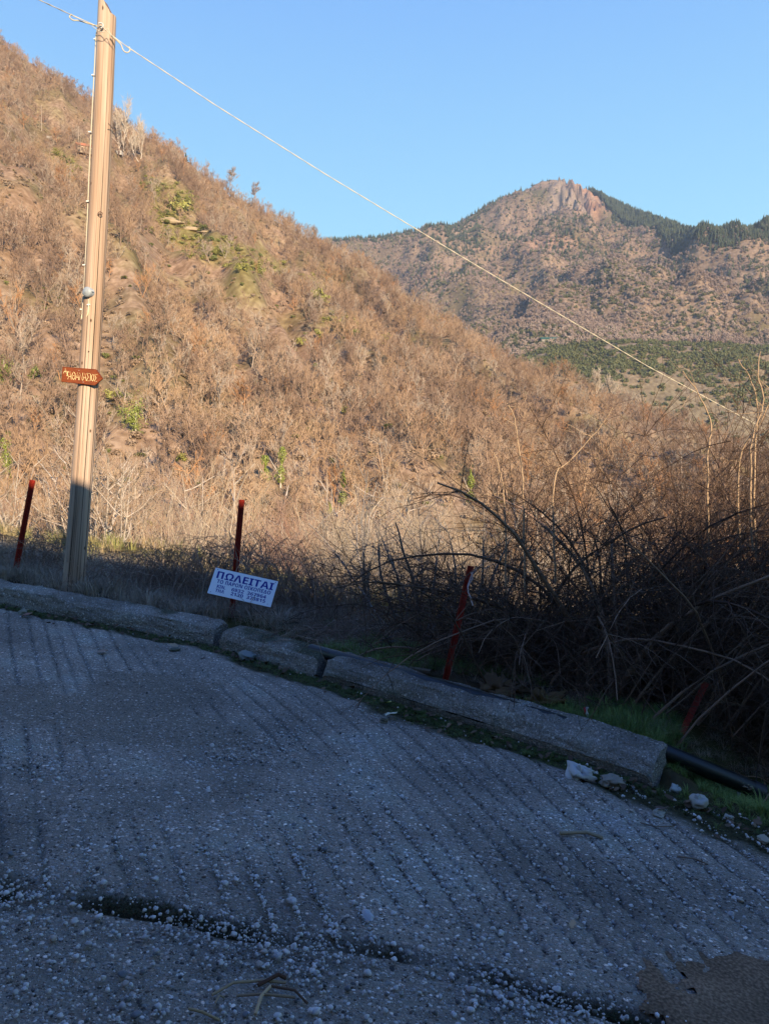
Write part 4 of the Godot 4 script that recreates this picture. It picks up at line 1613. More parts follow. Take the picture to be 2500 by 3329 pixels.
func verge_plants() -> void:
	# green grass between kerb and fence line, and in the gutter
	var green := [tuft(22, 0.16, 0.12, 0.0022, 1, M.leaf), tuft(26, 0.11, 0.10, 0.002, 2, M.leaf), tuft(18, 0.20, 0.15, 0.0024, 3, M.leaf)]
	for v in 3:
		var where := []
		var tints := PackedColorArray()
		while where.size() < 1700:
			var s := rf(13.6, 19.5)
			var t := rf(0.24, 1.0) if s < 17.1 else rf(-0.2, 1.0)
			var p := kerb_at(s, t)
			var q := noise_b.get_noise_2d(p.x * 8.0, p.z * 8.0)
			if s > 17.0 and t > 0.02 and t < 0.95 and rng.randf() < 0.75: continue
			if q < -0.16 + rng.randf() * 0.2 or (s < 16 and rng.randf() < 0.5): continue
			p.y = verge_y(p.x, p.z) - 0.01
			where.append(turned(p, rf(0.5, 1.1), rf(0.7, 1.2)))
			tints.append(Color(0.07, 0.13, 0.025).lerp(Color(0.20, 0.27, 0.07), rng.randf()))
		scatter("grass", green[v], where, tints, ["short green grass behind the long kerb", "low green grass in patches along the verge", "taller green grass tufts beside the kerb back"][v], "grass")
	var where := []
	var tints := PackedColorArray()
	while where.size() < 3600:
		var s := rf(8.5, 23.5) if rng.randf() < 0.5 else rf(10.5, 17.0)
		var p := kerb_at(s, -absf(rng.randfn()) * 0.13 - 0.01)
		if rng.randf() > moss(p.x, p.z): continue
		p.y = road_y(p.x, p.z) - 0.03
		where.append(turned(p, rf(0.28, 0.75), rf(0.6, 1.1)))
		tints.append(Color(0.04, 0.065, 0.012).lerp(Color(0.10, 0.14, 0.03), rng.randf()))
	while where.size() < 4400:
		var x := rf(-2.0, 1.6)
		var z := rf(-3.3, -2.1)
		if absf(joint(x, z)) > 0.05 or noise_b.get_noise_2d(x * 8.0, 9.0) < -0.05: continue
		where.append(turned(Vector3(x, road_y(x, z) - 0.025, z), rf(0.12, 0.28), 0.8))
		tints.append(Color(0.03, 0.04, 0.012))
	scatter("moss", green[1], where, tints, "dark green moss and grass along the kerb foot and slab joint", "moss")
	# straw: long dead grass
	var dry := [tuft(26, 0.42, 0.34, 0.0020, 11, M.straw, 0.55), tuft(30, 0.32, 0.42, 0.0018, 12, M.straw, 0.75), tuft(22, 0.55, 0.30, 0.0018, 13, M.straw, 0.4)]
	for v in 3:
		where = []
		tints = PackedColorArray()
		while where.size() < 620:
			var s := rf(7.0, 20.5)
			var t := rf(0.3, 3.2)
			if s > 13.8 and t < 0.95: continue
			if s > 12.0 and t > 1.9: continue
			if s > 13.6 and rng.randf() < 0.5: continue
			if s > 14.0 and rng.randf() < 0.45: continue
			var p := kerb_at(s, t)
			p.y = verge_y(p.x, p.z) - 0.02
			where.append(turned(p, rf(0.6, 1.15) * (0.42 if s > 13.0 else 1.0), rf(0.7, 1.1)))
			tints.append(Color(0.24, 0.195, 0.14).lerp(Color(0.48, 0.40, 0.29), rng.randf()))
		scatter("dry_grass", dry[v], where, tints, ["long dead grass leaning over the verge", "flattened dead grass on the bank behind the kerb", "tall dry straw standing along the fence line"][v], "grass")
	# matted dry grass bank by the pole and the sale board, plus longer lying stalks
	where = []
	tints = PackedColorArray()
	while where.size() < 700:
		var s := rf(9.5, 17.5)
		var t := rf(0.45, 1.5)
		var p := kerb_at(s, t)
		if s > 14.5 and rng.randf() < 0.5: continue
		p.y = verge_y(p.x, p.z) + 0.02
		where.append(turned(p, rf(0.7, 1.25) * (0.42 if s > 13.4 else 1.0), rf(0.6, 1.0)))
		tints.append(Color(0.20, 0.165, 0.12).lerp(Color(0.45, 0.38, 0.29), rng.randf()))
	scatter("dry_grass", dry[1], where, tints, "matted dead grass round the pole foot and the white board", "grass")
	# heaps of dead bramble: arching canes
	var heaps := [[850, 1900, 8.3, 0.8, 140, "dead bramble heap behind the white sale board", 0.85], [1010, 1960, 8.2, 0.5, 80, "dead bramble heap right of the white sale board", 0.45], [640, 1890, 8.6, 0.65, 90, "low bramble tangle between the pole and the sale board", 0.6], [1080, 2075, 7.2, 0.6, 70, "flat heap of pale cut stalks on the verge grass", 0.22], [420, 1880, 8.6, 0.55, 70, "low dry tangle right of the wooden pole", 0.45], [120, 1840, 9.2, 0.6, 80, "leafy bramble tangle round the leftmost red post", 0.5]]
	for q in heaps:
		var p: Vector3 = at(q[0], q[1], q[2])
		p.y = verge_y(p.x, p.z)
		bramble_heap(p, q[3], q[6], q[4], q[5])

func bramble_heap(p: Vector3, wide: float, high: float, n: int, label: String) -> void:
	var o := base("bramble_heap", p, label, "brambles", "dead bramble heaps on the verge")
	for part in 3:
		var s := Shape.new()
		for k in n * 2 / 3:
			var a := Vector3(rng.randfn() * wide * 0.5, -0.05, rng.randfn() * wide * 0.35)
			var dir := Vector3(rng.randfn(), 0, rng.randfn() * 0.7).normalized()
			var l := rf(0.5, 1.1) * wide * 1.5
			var top := high * rf(0.3, 1.05)
			var pp := PackedVector3Array()
			var rr := PackedFloat32Array()
			var r0 := rf(0.0022, 0.0048)
			for e in 9:
				var q := e / 8.0
				pp.append(a + dir * l * (q - 0.3) + Vector3(rng.randfn(), rng.randfn(), rng.randfn()) * 0.018 + Vector3(0, top * 4.0 * q * (1.0 - q) * rf(0.95, 1.05), 0))
				rr.append(r0 * (1.0 - 0.6 * q))
			var col := Color(0.17, 0.11, 0.085).lerp(Color(0.30, 0.23, 0.17), rng.randf())
			s.tube(pp, rr, 3, col)
			for e in 3:
				var at_k := 2 + rng.randi() % 6
				var d2 := (rdir() + Vector3(0, 0.2, 0)) * rf(0.08, 0.25)
				s.tube(PackedVector3Array([pp[at_k], pp[at_k] + d2 * 0.5 + rdir() * 0.02, pp[at_k] + d2]), PackedFloat32Array([0.0018, 0.0014, 0.0008]), 3, col)
		put("canes", s.mesh(M.twig), o)

# a cane or limb that grows from p along d and bends by bend per metre, with side shoots
func cane(s: Shape, p: Vector3, d: Vector3, l: float, r0: float, bend: Vector3, wob: float, segs: int, sides: int, col: Color, tip := 0.25) -> PackedVector3Array:
	var pp := PackedVector3Array([p])
	var rr := PackedFloat32Array([r0])
	var step := l / segs
	for e in segs:
		d = (d + bend * step + rdir() * wob).normalized()
		p += d * step
		pp.append(p)
		rr.append(r0 * lerpf(1.0, tip, (e + 1.0) / segs))
	s.tube(pp, rr, sides, col)
	return pp

func bush(p: Vector3, called: String, label: String, group: String, stems: int, high: float, lean: Vector3, arch: float, spread: float, twigs: int, thick: float, cols: Array, root_w := 0.18, fine := 0.0022) -> void:
	var o := base(called, p, label, "shrub", group)
	var tw := Shape.new()
	for k in stems:
		var s := Shape.new()
		var d := (Vector3(0, 1, 0) + lean * rf(0.5, 1.3) + Vector3(rng.randfn() * spread, 0, rng.randfn() * spread * 0.8)).normalized()
		var out := Vector3(d.x, 0, d.z).normalized()
		var col: Color = cols[0].lerp(cols[1], rng.randf())
		var l := high * rf(0.65, 1.08)
		var r0 := thick * rf(0.35, 1.0)
		var pp := cane(s, Vector3(rng.randfn() * root_w, -0.08, rng.randfn() * root_w), d, l, r0, (out * 0.5 + Vector3(0, -1, 0)) * arch * rf(0.3, 1.3), 0.12, 12, 5, col)
		put("stem", s.mesh(M.bark), o)
		var many := twigs / stems
		for e in many:
			var f := 1 + int(pow(rng.randf(), 0.8) * 11.0)
			var along := (pp[mini(f + 1, 12)] - pp[f - 1]).normalized()
			var td := (along * 0.5 + rdir() + Vector3(0, 0.25, 0)).normalized()
			var tl := rf(0.25, 0.95) * high * 0.36
			var q := cane(tw, pp[f], td, tl, fine * rf(0.9, 1.9), Vector3(0, -0.5, 0) * arch + lean * 0.3, 0.16, 6, 3, cols[0].lerp(cols[1], rng.randf() * (0.55 if fine < 0.003 else 1.0)), 0.3)
			for g in 3:
				var td2 := ((q[5] - q[2]).normalized() * 0.6 + rdir()).normalized()
				cane(tw, q[1 + rng.randi() % 5], td2, tl * rf(0.2, 0.55), fine * 0.75, Vector3(0, -0.4, 0) * arch, 0.15, 3, 3, cols[0].lerp(cols[1], rng.randf() * 0.4), 0.4)
	var t := put("twigs", tw.mesh(M.twig), o)
	t.set_meta("kind", "stuff")

func thicket() -> void:
	var brown := [Color(0.055, 0.036, 0.027), Color(0.29, 0.19, 0.13)]
	var list := [
		# u, depth, stems, high, lean, arch, spread, twigs, thick, label
		[1660, 6.7, 11, 2.1, Vector3(-0.25, 0, 0.1), 0.75, 0.22, 190, 0.016, "arching bramble bush at the left end of the thicket"],
		[1790, 6.7, 9, 2.3, Vector3(-0.15, 0, 0), 0.6, 0.20, 170, 0.020, "dense bramble bush with a curved thick stem"],
		[1890, 6.3, 8, 2.5, Vector3(0.0, 0, 0), 0.35, 0.16, 170, 0.030, "tall thorny bush with two upright trunks in the thicket"],
		[2000, 6.3, 9, 2.4, Vector3(0.1, 0, 0), 0.4, 0.18, 180, 0.022, "upright twiggy bush in the middle of the thicket"],
		[2080, 5.7, 13, 2.9, Vector3(0.75, 0, 0.05), 0.25, 0.14, 220, 0.020, "bush whose long canes sweep up to the right"],
		[2180, 6.2, 11, 2.8, Vector3(0.6, 0, -0.1), 0.3, 0.16, 190, 0.020, "leaning cane bush behind the sweeping canes"],
		[2330, 6.6, 12, 2.6, Vector3(0.25, 0, 0), 0.45, 0.22, 220, 0.018, "tangled bush near the right edge of the thicket"],
		[2480, 6.0, 12, 2.7, Vector3(0.15, 0, 0.1), 0.45, 0.24, 220, 0.018, "rightmost tangled bush above the drain pipe"],
		[2620, 6.6, 9, 2.4, Vector3(-0.3, 0, 0.1), 0.35, 0.24, 160, 0.018, "bush leaning in from beyond the right edge"],
		[2250, 6.0, 8, 1.3, Vector3(0.2, 0, 0.05), 1.2, 0.45, 140, 0.009, "low bramble mat below the sweeping canes"],
		[1750, 6.7, 8, 1.1, Vector3(-0.1, 0, 0.1), 1.2, 0.45, 130, 0.008, "low bramble mat beside the tan rag"],
		[2450, 5.8, 8, 1.2, Vector3(0.1, 0, 0.05), 1.2, 0.45, 140, 0.008, "low bramble mat just above the drain pipe"],
		[1600, 7.5, 8, 2.2, Vector3(-0.2, 0, 0), 0.6, 0.22, 150, 0.016, "bush behind the arching left end of the thicket"],
		[1770, 7.4, 9, 2.3, Vector3(0.1, 0, 0), 0.5, 0.22, 170, 0.018, "rear bush behind the curved stem bush"],
		[1930, 7.5, 9, 2.4, Vector3(0.0, 0, 0), 0.5, 0.22, 170, 0.018, "rear bush behind the two upright trunks"],
		[2090, 7.3, 9, 2.6, Vector3(0.55, 0, 0), 0.4, 0.22, 180, 0.018, "rear leaning bush in the middle of the thicket"],
		[2260, 7.2, 10, 2.8, Vector3(0.55, 0, 0), 0.4, 0.22, 180, 0.018, "rear leaning bush towards the right of the thicket"],
		[2420, 7.1, 10, 2.9, Vector3(0.2, 0, 0), 0.5, 0.24, 190, 0.018, "rear tall bush near the right edge of the thicket"],
		[1980, 6.2, 7, 1.1, Vector3(0.1, 0, 0.1), 1.1, 0.45, 110, 0.008, "low bramble mat behind the middle of the long kerb"],
	]
	for q in list:
		var p := Vector3((q[0] - 1250.0) / F * q[1], 0, -q[1])
		p.y = verge_y(p.x, p.z)
		bush(p, "bramble_bush", q[9], "bushes of the bramble thicket", int(q[2] * 2.2), q[3] * (1.12 if q[4].x > 0.5 else 1.08 if q[0] > 1850 and q[3] > 1.5 else 0.84), q[4], q[5] * (0.75 if q[4].x > 0.5 else 1.9), q[6] * (1.0 if q[4].x > 0.5 else 1.3), int(q[7] * 3.6), q[8] * (0.62 if q[4].x > 0.5 else 0.9), brown, 0.30)
	# whips that stand above the thicket
	var whips := [[[1700, 1600, 6.3], [1690, 1480, 6.3], [1672, 1360, 6.3], [1648, 1308, 6.3], "thin pale whip curving up left of the thicket"], [[1800, 1570, 6.2], [1850, 1500, 6.2], [1940, 1400, 6.15], [1990, 1325, 6.1], "bare branch reaching up from the thicket's middle"], [[2300, 1480, 6.0], [2312, 1380, 6.0], [2270, 1280, 6.0], [2218, 1205, 6.0], "bent whip in front of the green far hill"], [[2450, 1480, 5.8], [2462, 1340, 5.8], [2440, 1240, 5.8], [2398, 1170, 5.8], "forked whip near the right edge"], [[2440, 1460, 5.7], [2480, 1320, 5.7], [2462, 1220, 5.7], [2472, 1140, 5.7], "upright whip at the right edge crossing the cable"], [[2400, 1500, 5.9], [2470, 1380, 5.8], [2520, 1260, 5.8], "slanting whip at the right edge"], [[1640, 1640, 6.4], [1625, 1540, 6.4], [1605, 1470, 6.4], "short dark whip at the thicket's left end"]]
	for q in whips:
		var p0: Vector3 = at(q[0][0], q[0][1] + 330.0, q[0][2])
		var o := base("whip_shoot", p0, q[-1], "shoot", "single whips above the thicket")
		var s := Shape.new()
		var pix := [[q[0][0] + 5, q[0][1] + 330, q[0][2]]]
		for k in q.size() - 1: pix.append(q[k])
		var cv := smooth_curve(pix, p0)
		var rr: PackedFloat32Array = cv[1]
		var pp: PackedVector3Array = cv[0]
		for k in rr.size():
			rr[k] = lerpf(0.009, 0.003, float(k) / rr.size())
			pp[k] += rdir() * 0.006
		s.tube(pp, rr, 5, Color(0.36, 0.26, 0.17))
		put("stem", s.mesh(M.bark), o)
		s = Shape.new()
		for e in 6:
			var f := rng.randi_range(pp.size() / 3, pp.size() - 2)
			cane(s, pp[f], (rdir() + Vector3(0, 0.6, 0)).normalized(), rf(0.15, 0.4), 0.003, Vector3(0, 0.4, 0), 0.12, 5, 3, Color(0.36, 0.26, 0.17))
		put("twig", s.mesh(M.twig), o)
	# the grey stubby shrub between the sign and the thicket
	var grey := [Color(0.17, 0.15, 0.135), Color(0.30, 0.27, 0.24)]
	for q in [[1370, 7.6, 5, 1.75, Vector3(0.05, 0, 0), "grey branched shrub between the sale board and the thicket"], [1300, 7.9, 4, 1.5, Vector3(-0.35, 0, 0), "smaller grey shrub leaning left beside the branched one"], [1480, 7.4, 4, 1.6, Vector3(0.4, 0, 0), "grey shrub leaning right behind the red post"], [1190, 8.6, 5, 1.6, Vector3(-0.1, 0, 0), "twiggy grey shrub behind the cut stalks"]]:
		var p := Vector3((q[0] - 1250.0) / F * q[1], 0, -q[1])
		p.y = verge_y(p.x, p.z)
		bush(p, "grey_shrub", q[5], "grey shrubs by the red post", q[2], q[3], q[4], -0.05, 0.42, 80, 0.028, grey, 0.06, 0.0032)

# ------------------------------------------------------------------ trees
# bare tree of about 6 m: [limbs, twigs]
func bare_tree(sd: int, high: float, limbs: int, subs: int, fine: int, tw: float, cols: Array, upright := 0.45, stems := 1) -> Array:
	var keep := rng.seed
	rng.seed = sd
	var limb := Shape.new()
	var twig := Shape.new()
	for st in stems:
		var bark: Color = cols[0].lerp(cols[1], rng.randf() * 0.4)
		var d := (Vector3(rng.randfn() * 0.14, 1, rng.randfn() * 0.14)).normalized()
		if stems > 1: d = Vector3(rng.randfn() * 0.3, 1, rng.randfn() * 0.3).normalized()
		var pp := cane(limb, Vector3(rng.randfn(), 0, rng.randfn()) * (0.12 if stems > 1 else 0.0), d, high * rf(0.75, 0.95), high * (0.017 if stems == 1 else 0.009), Vector3(0, 0.05, 0), 0.10, 8, 5, bark, 0.2)
		for k in limbs / stems:
			var f := 2 + int(rng.randf() * 6.5)
			var an := rf(0, TAU)
			var ld := Vector3(cos(an), rf(upright, upright + 0.9), sin(an)).normalized()
			var ll := high * rf(0.22, 0.42) * (1.15 - f / 12.0)
			var lp := cane(limb, pp[f], ld, ll, high * 0.0065, Vector3(0, 0.25, 0), 0.16, 5, 4, bark, 0.35)
			for e in subs:
				var sd2 := ((lp[5] - lp[1]).normalized() + rdir() * 0.9 + Vector3(0, 0.25, 0)).normalized()
				var col: Color = cols[2].lerp(cols[3], rng.randf())
				var sp := cane(twig, lp[1 + rng.randi() % 5], sd2, ll * rf(0.3, 0.7), tw * 1.5, Vector3(0, 0.3, 0), 0.18, 3, 3, col, 0.5)
				for g in fine:
					var td := ((sp[3] - sp[0]).normalized() + rdir() * 0.8 + Vector3(0, 0.2, 0)).normalized()
					var b := sp[1 + rng.randi() % 3]
					var side := td.cross(rdir()).normalized() * tw
					var tip := b + td * ll * rf(0.2, 0.45)
					twig.tri(b - side, b + side, tip, td.cross(side).normalized(), col)
					twig.tri(b - side.rotated(td, 1.6), b + side.rotated(td, 1.6), tip, side.normalized(), col)
	rng.seed = keep
	return [limb, twig]

func joined_mesh(parts: Array, m0: Material, m1: Material) -> ArrayMesh:
	var a: Shape = parts[0]
	var b: Shape = parts[1]
	var out := a.mesh(m0)
	return b.mesh(m1, out)

func leaf_clump(sd: int, n: int, size: Vector3, leaf: float, upward := 0.0) -> Shape:
	# many small leaf faces through an uneven volume
	var r := RandomNumberGenerator.new()
	r.seed = sd
	var s := Shape.new()
	var lobes := []
	for k in 7: lobes.append([Vector3(r.randf_range(-0.55, 0.55), r.randf_range(-0.5, 0.55), r.randf_range(-0.55, 0.55)), r.randf_range(0.3, 0.55)])
	for k in n:
		var lb: Array = lobes[r.randi() % lobes.size()]
		var d := Vector3(r.randfn(), r.randfn(), r.randfn()).normalized()
		var p: Vector3 = (lb[0] + d * lb[1] * pow(r.randf(), 0.4)) * size
		p.y += size.y
		var nn := (d + Vector3(0, upward, 0) + Vector3(r.randfn(), r.randfn(), r.randfn()) * 0.5).normalized()
		var a := nn.cross(Vector3(r.randfn(), r.randfn(), r.randfn())).normalized() * leaf * r.randf_range(0.6, 1.2)
		var b := nn.cross(a).normalized() * leaf * r.randf_range(0.35, 0.7)
		var c := Color.WHITE * r.randf_range(0.65, 1.2)
		s.quad(p - a, p + b, p + a, p - b, c)
	return s

const WOOD := [[0.30, 0.235, 0.18], [0.42, 0.35, 0.28]]

func hillside() -> void:
	var bark := [Color(0.36, 0.30, 0.245), Color(0.56, 0.49, 0.41)]
	var kinds := []
	var tone := [[Color(0.27, 0.19, 0.145), Color(0.36, 0.265, 0.20)], [Color(0.30, 0.22, 0.16), Color(0.40, 0.30, 0.21)], [Color(0.24, 0.18, 0.15), Color(0.33, 0.26, 0.22)], [Color(0.31, 0.20, 0.125), Color(0.38, 0.255, 0.16)], [Color(0.33, 0.27, 0.22), Color(0.44, 0.37, 0.30)]]
	# seven bare trees with fine twigs for the near rows
	for k in 7:
		var tn: Array = tone[[0, 1, 2, 3, 4, 1, 0][k]]
		kinds.append(bare_tree(500 + k, 6.0, 12, 5, 5, 0.011, [bark[0], bark[1], tn[0], tn[1]], 0.15, 1 if k % 2 == 0 else 3))
	var near_meshes := []
	for q in kinds:
		near_meshes.append([(q[0] as Shape).mesh(M.bark), (q[1] as Shape).mesh(M.twig)])
	# and coarser ones for the far slope
	var far_meshes := []
	for k in 8:
		var tn: Array = [Color(0.9, 0.9, 0.9), Color(1.1, 1.1, 1.1)]
		far_meshes.append(joined_mesh(bare_tree(600 + k, 6.0, 10, 5, 5, 0.026, [Color(1.0, 1.0, 1.0), Color(1.25, 1.25, 1.25), tn[0], tn[1]], 0.45, 1 if k % 3 else 3), M.bark, M.twig))
	# where they stand
	var spots := []
	var tries := 0
	var keep_off := special_spots()
	while spots.size() < 15000 and tries < 140000:
		tries += 1
		var d := sqrt(lerpf(34.0 * 34.0, 540.0 * 540.0, pow(rng.randf(), 1.15)))
		var k := rf(-0.60, 0.60)
		var x := k * d
		var u := 1250.0 + F * k
		var far := table(u, CREST_R)
		if d > far + 25.0: continue
		var dens := 0.62 + noise_r.get_noise_2d(x * 0.9 + d * 0.25 + 40.0, d * 0.3) * 1.5 + noise_b.get_noise_2d(x * 0.3, d * 0.3) * 0.6
		if u > 1000: dens += 0.45
		if d > far * 0.86: dens += 0.5
		if d < 130.0: dens = maxf(dens, 0.35)
		if rng.randf() > dens: continue
		# keep the green clearings open
		var p := Vector3(x, ground(x, -d), -d)
		if d > 180.0 and clearing(uv_of(p)) > 0.4 and rng.randf() < 0.85: continue
		var near_special := false
		for q in keep_off:
			if absf(u - q.x) < q.y and d < q.z + 3.0 and d > q.z - 32.0:
				near_special = true
		if near_special: continue
		spots.append(p)
	spots.sort_custom(func(a, b): return a.z > b.z)
	var lists := []
	var tints := []
	for k in 8:
		lists.append([])
		tints.append(PackedColorArray())
	var n := 0
	var seen := 0
	var names := ["bare purplish brown tree %s the valley slope, %s", "bare tan tree %s the valley slope, %s", "bare dark brown tree %s the valley slope, %s", "russet oak %s the valley slope, %s", "pale grey bare tree %s the valley slope, %s"]
	for p in spots:
		var uv := uv_of(p)
		if seen < 290 and uv.x > -60 and uv.x < 2300:
			var k := rng.randi() % 7
			var o := base("bare_tree", p - Vector3(0, 0.2, 0), names[[0, 1, 2, 3, 4, 1, 0][k]] % [["low on", "midway up"][int(-p.z > 66.0)], place_of(uv.x)], "tree", "bare trees on the near valley slope")
			o.rotation.y = rf(0, TAU)
			o.scale = Vector3.ONE * rf(0.65, 1.2)
			put("trunk", near_meshes[k][0], o)
			put("crown", near_meshes[k][1], o)
			seen += 1
			continue
		var v := n % 8
		n += 1
		var s := 0.42 + 0.95 * pow(rng.randf(), 1.5)
		lists[v].append(turned(p - Vector3(0, 0.15, 0), s, rf(0.85, 1.2)))
		var q := noise_b.get_noise_2d(p.x * 0.25, p.z * 0.25)
		var c := Color(0.27, 0.20, 0.155).lerp(Color(0.37, 0.295, 0.235), clampf(rng.randf() + q, 0, 1))
		var stand := noise_a.get_noise_2d(p.x * 0.55 + 200.0, p.z * 0.55)
		c = c.lerp(Color(0.20, 0.15, 0.125), clampf(stand * 2.4, 0.0, 0.75))
		c = c.lerp(Color(0.39, 0.29, 0.195), clampf(-stand * 2.2, 0.0, 0.6))
		var pick := rng.randf()
		if pick < 0.045: c = Color(0.38, 0.23, 0.13)
		elif pick < 0.2: c = Color(0.36, 0.32, 0.28)
		elif pick < 0.3: c = Color(0.22, 0.165, 0.13)
		tints[v].append(Color(c.r * 1.02, c.g * 0.93, c.b * 0.85))
	for k in 8:
		scatter("hillside_wood", far_meshes[k], lists[k], tints[k], ["bare brown wood covering the sunlit hillside", "bare grey wood covering the sunlit hillside", "russet wood mixed into the sunlit hillside", "bare saplings filling the sunlit hillside", "thin bare wood along the hillside crest", "bare tan wood on the hillside spur", "bare coppice on the hillside gullies", "mixed bare wood on the hillside flank"][k], "wood")
	print("trees ", spots.size(), " ", Time.get_ticks_msec())
	# low scrub on the hillside
	var scrub := leaf_clump(71, 130, Vector3(0.8, 0.55, 0.8), 0.16)
	var where := []
	var tn2 := PackedColorArray()
	while where.size() < 6500:
		var d := 66.0 * pow(500.0 / 66.0, pow(rng.randf(), 0.6))
		var x := rf(-0.58, 0.58) * d
		var far := table(1250.0 + F * x / d, CREST_R)
		if d > far: continue
		where.append(turned(Vector3(x, ground(x, -d) - 0.1, -d), rf(0.5, 1.3), rf(0.6, 1.2)))
		var c := Color(0.39, 0.27, 0.175).lerp(Color(0.28, 0.215, 0.16), rng.randf())
		if rng.randf() < 0.10: c = Color(0.15, 0.16, 0.05)
		tn2.append(c)
	scatter("undergrowth", scrub.mesh(M.straw), where, tn2, "low dry undergrowth between the hillside trees", "undergrowth")
	# green juniper and box scrub in the clearings: shrubs one by one
	var shrubs := []
	for k in 4:
		var s := leaf_clump(80 + k, 260, Vector3(1.0, 0.75, 1.0), 0.13, 0.4)
		for e in s.c.size(): s.c[e] *= Color(0.29, 0.28, 0.075) if k != 1 else Color(0.18, 0.20, 0.06)
		shrubs.append(s.mesh(M.leaf))
	var made := 0
	tries = 0
	while made < 230 and tries < 6000:
		tries += 1
		var u := rf(130, 1400)
		var v := rf(460, 1150)
		if clearing(Vector2(u, v)) < rng.randf() * 0.5: continue
		var p := hit(u, v, 140.0)
		if -p.z > 480.0: continue
		var o := put("green_shrub", shrubs[rng.randi() % 4], null, p - Vector3(0, 0.2, 0))
		o.scale = Vector3.ONE * rf(0.9, 2.3)
		o.scale.y *= rf(0.6, 1.0)
		o.rotation.y = rf(0, TAU)
		tag(o, "low yellow green shrub in the hillside clearing, %s" % ("beside the hill house" if u < 330.0 else "at its grassy left end" if u < 520.0 else "around the sandy outcrops" if u < 720.0 else "midway down its green band" if u < 900.0 else "at its lower right end" if u < 1040.0 else "on the bare ledge below"), "shrub", "green shrubs in the hillside clearing")
		made += 1
	for q in [[1040, 970, 2.3, "dark green juniper at the upper end of the grassy ledge"], [1055, 985, 1.8, "dark green juniper second along the grassy ledge"], [1105, 1070, 2.2, "green juniper below the grassy ledge"], [1140, 1065, 2.6, "broad green juniper at the ledge's right end"], [1035, 1095, 1.8, "green juniper under the bare ledge"], [980, 1115, 1.6, "small green juniper left of the ledge"], [1255, 1110, 2.0, "lone green juniper right of the ledge"], [585, 690, 3.0, "round olive green tree on the upper hillside"], [685, 1140, 2.2, "light green shrub in the middle of the hillside"], [370, 1290, 2.3, "bright green ivy shrub right of the arrow sign"], [120, 1230, 2.5, "pale green climbing shrub left of the arrow sign"], [855, 870, 2.2, "green shrub beneath the long clearing"], [590, 1490, 1.7, "round dark green bush on the lower hillside"], [480, 1700, 1.3, "light green bush low on the near slope"], [1600, 1290, 1.8, "small green bush on the hillside spur"], [1120, 1340, 1.6, "green bush on the lower middle hillside"]]:
		var p := hit(q[0], q[1] + 15.0, 60.0)
		var o := base("evergreen_bush", p - Vector3(0, 0.2, 0), q[3], "bush", "evergreen bushes on the hillside")
		var k := rng.randi() % 4
		o.scale = Vector3(q[2], q[2] * 1.2, q[2]) * 1.4 * (-p.z / 260.0)
		o.rotation.y = rf(0, TAU)
		put("foliage", shrubs[k], o)
	ivy_trees()
	poplars()
	hill_house()
	near_scrub(near_meshes)

# (u, half width, depth) of single trees that stand free of the wood before them
func special_spots() -> Array:
	var out := []
	for q in [[445, 1420, 60.0], [870, 1580, 28.0], [912, 1590, 30.0], [1113, 1650, 26.0], [1530, 1640, 26.0], [590, 1505, 32.0], [480, 1715, 40.0], [725, 1560, 22.0], [1225, 1680, 26.0], [1045, 1640, 24.0], [370, 1305, 30.0], [25, 1560, 30.0]]:
		out.append(Vector3(q[0], q[2], -hit(q[0], q[1], 60.0).z))
	return out

func place_of(u: float) -> String:
	if u < 215.0: return "left of the pole"
	if u < 470.0: return "right of the pole"
	if u < 690.0: return "between pole and sale board"
	if u < 930.0: return "above the sale board"
	if u < 1230.0: return "right of the sale board"
	if u < 1500.0: return "left of the bramble thicket"
	if u < 1950.0: return "above the thicket's left half"
	return "above the thicket's right half"

func clearing(uv: Vector2) -> float:
	var best := 0.0
	for q in [[560.0, 720.0, 90.0, 40.0], [640.0, 790.0, 160.0, 70.0], [820.0, 850.0, 150.0, 60.0], [980.0, 920.0, 120.0, 40.0], [210.0, 530.0, 60.0, 60.0], [560.0, 640.0, 130.0, 45.0], [1110.0, 1060.0, 90.0, 30.0]]:
		var e := pow((uv.x - q[0]) / q[2], 2) + pow((uv.y - q[1] - (uv.x - q[0]) * 0.35) / q[3], 2)
		best = maxf(best, 1.0 - e)
	return best

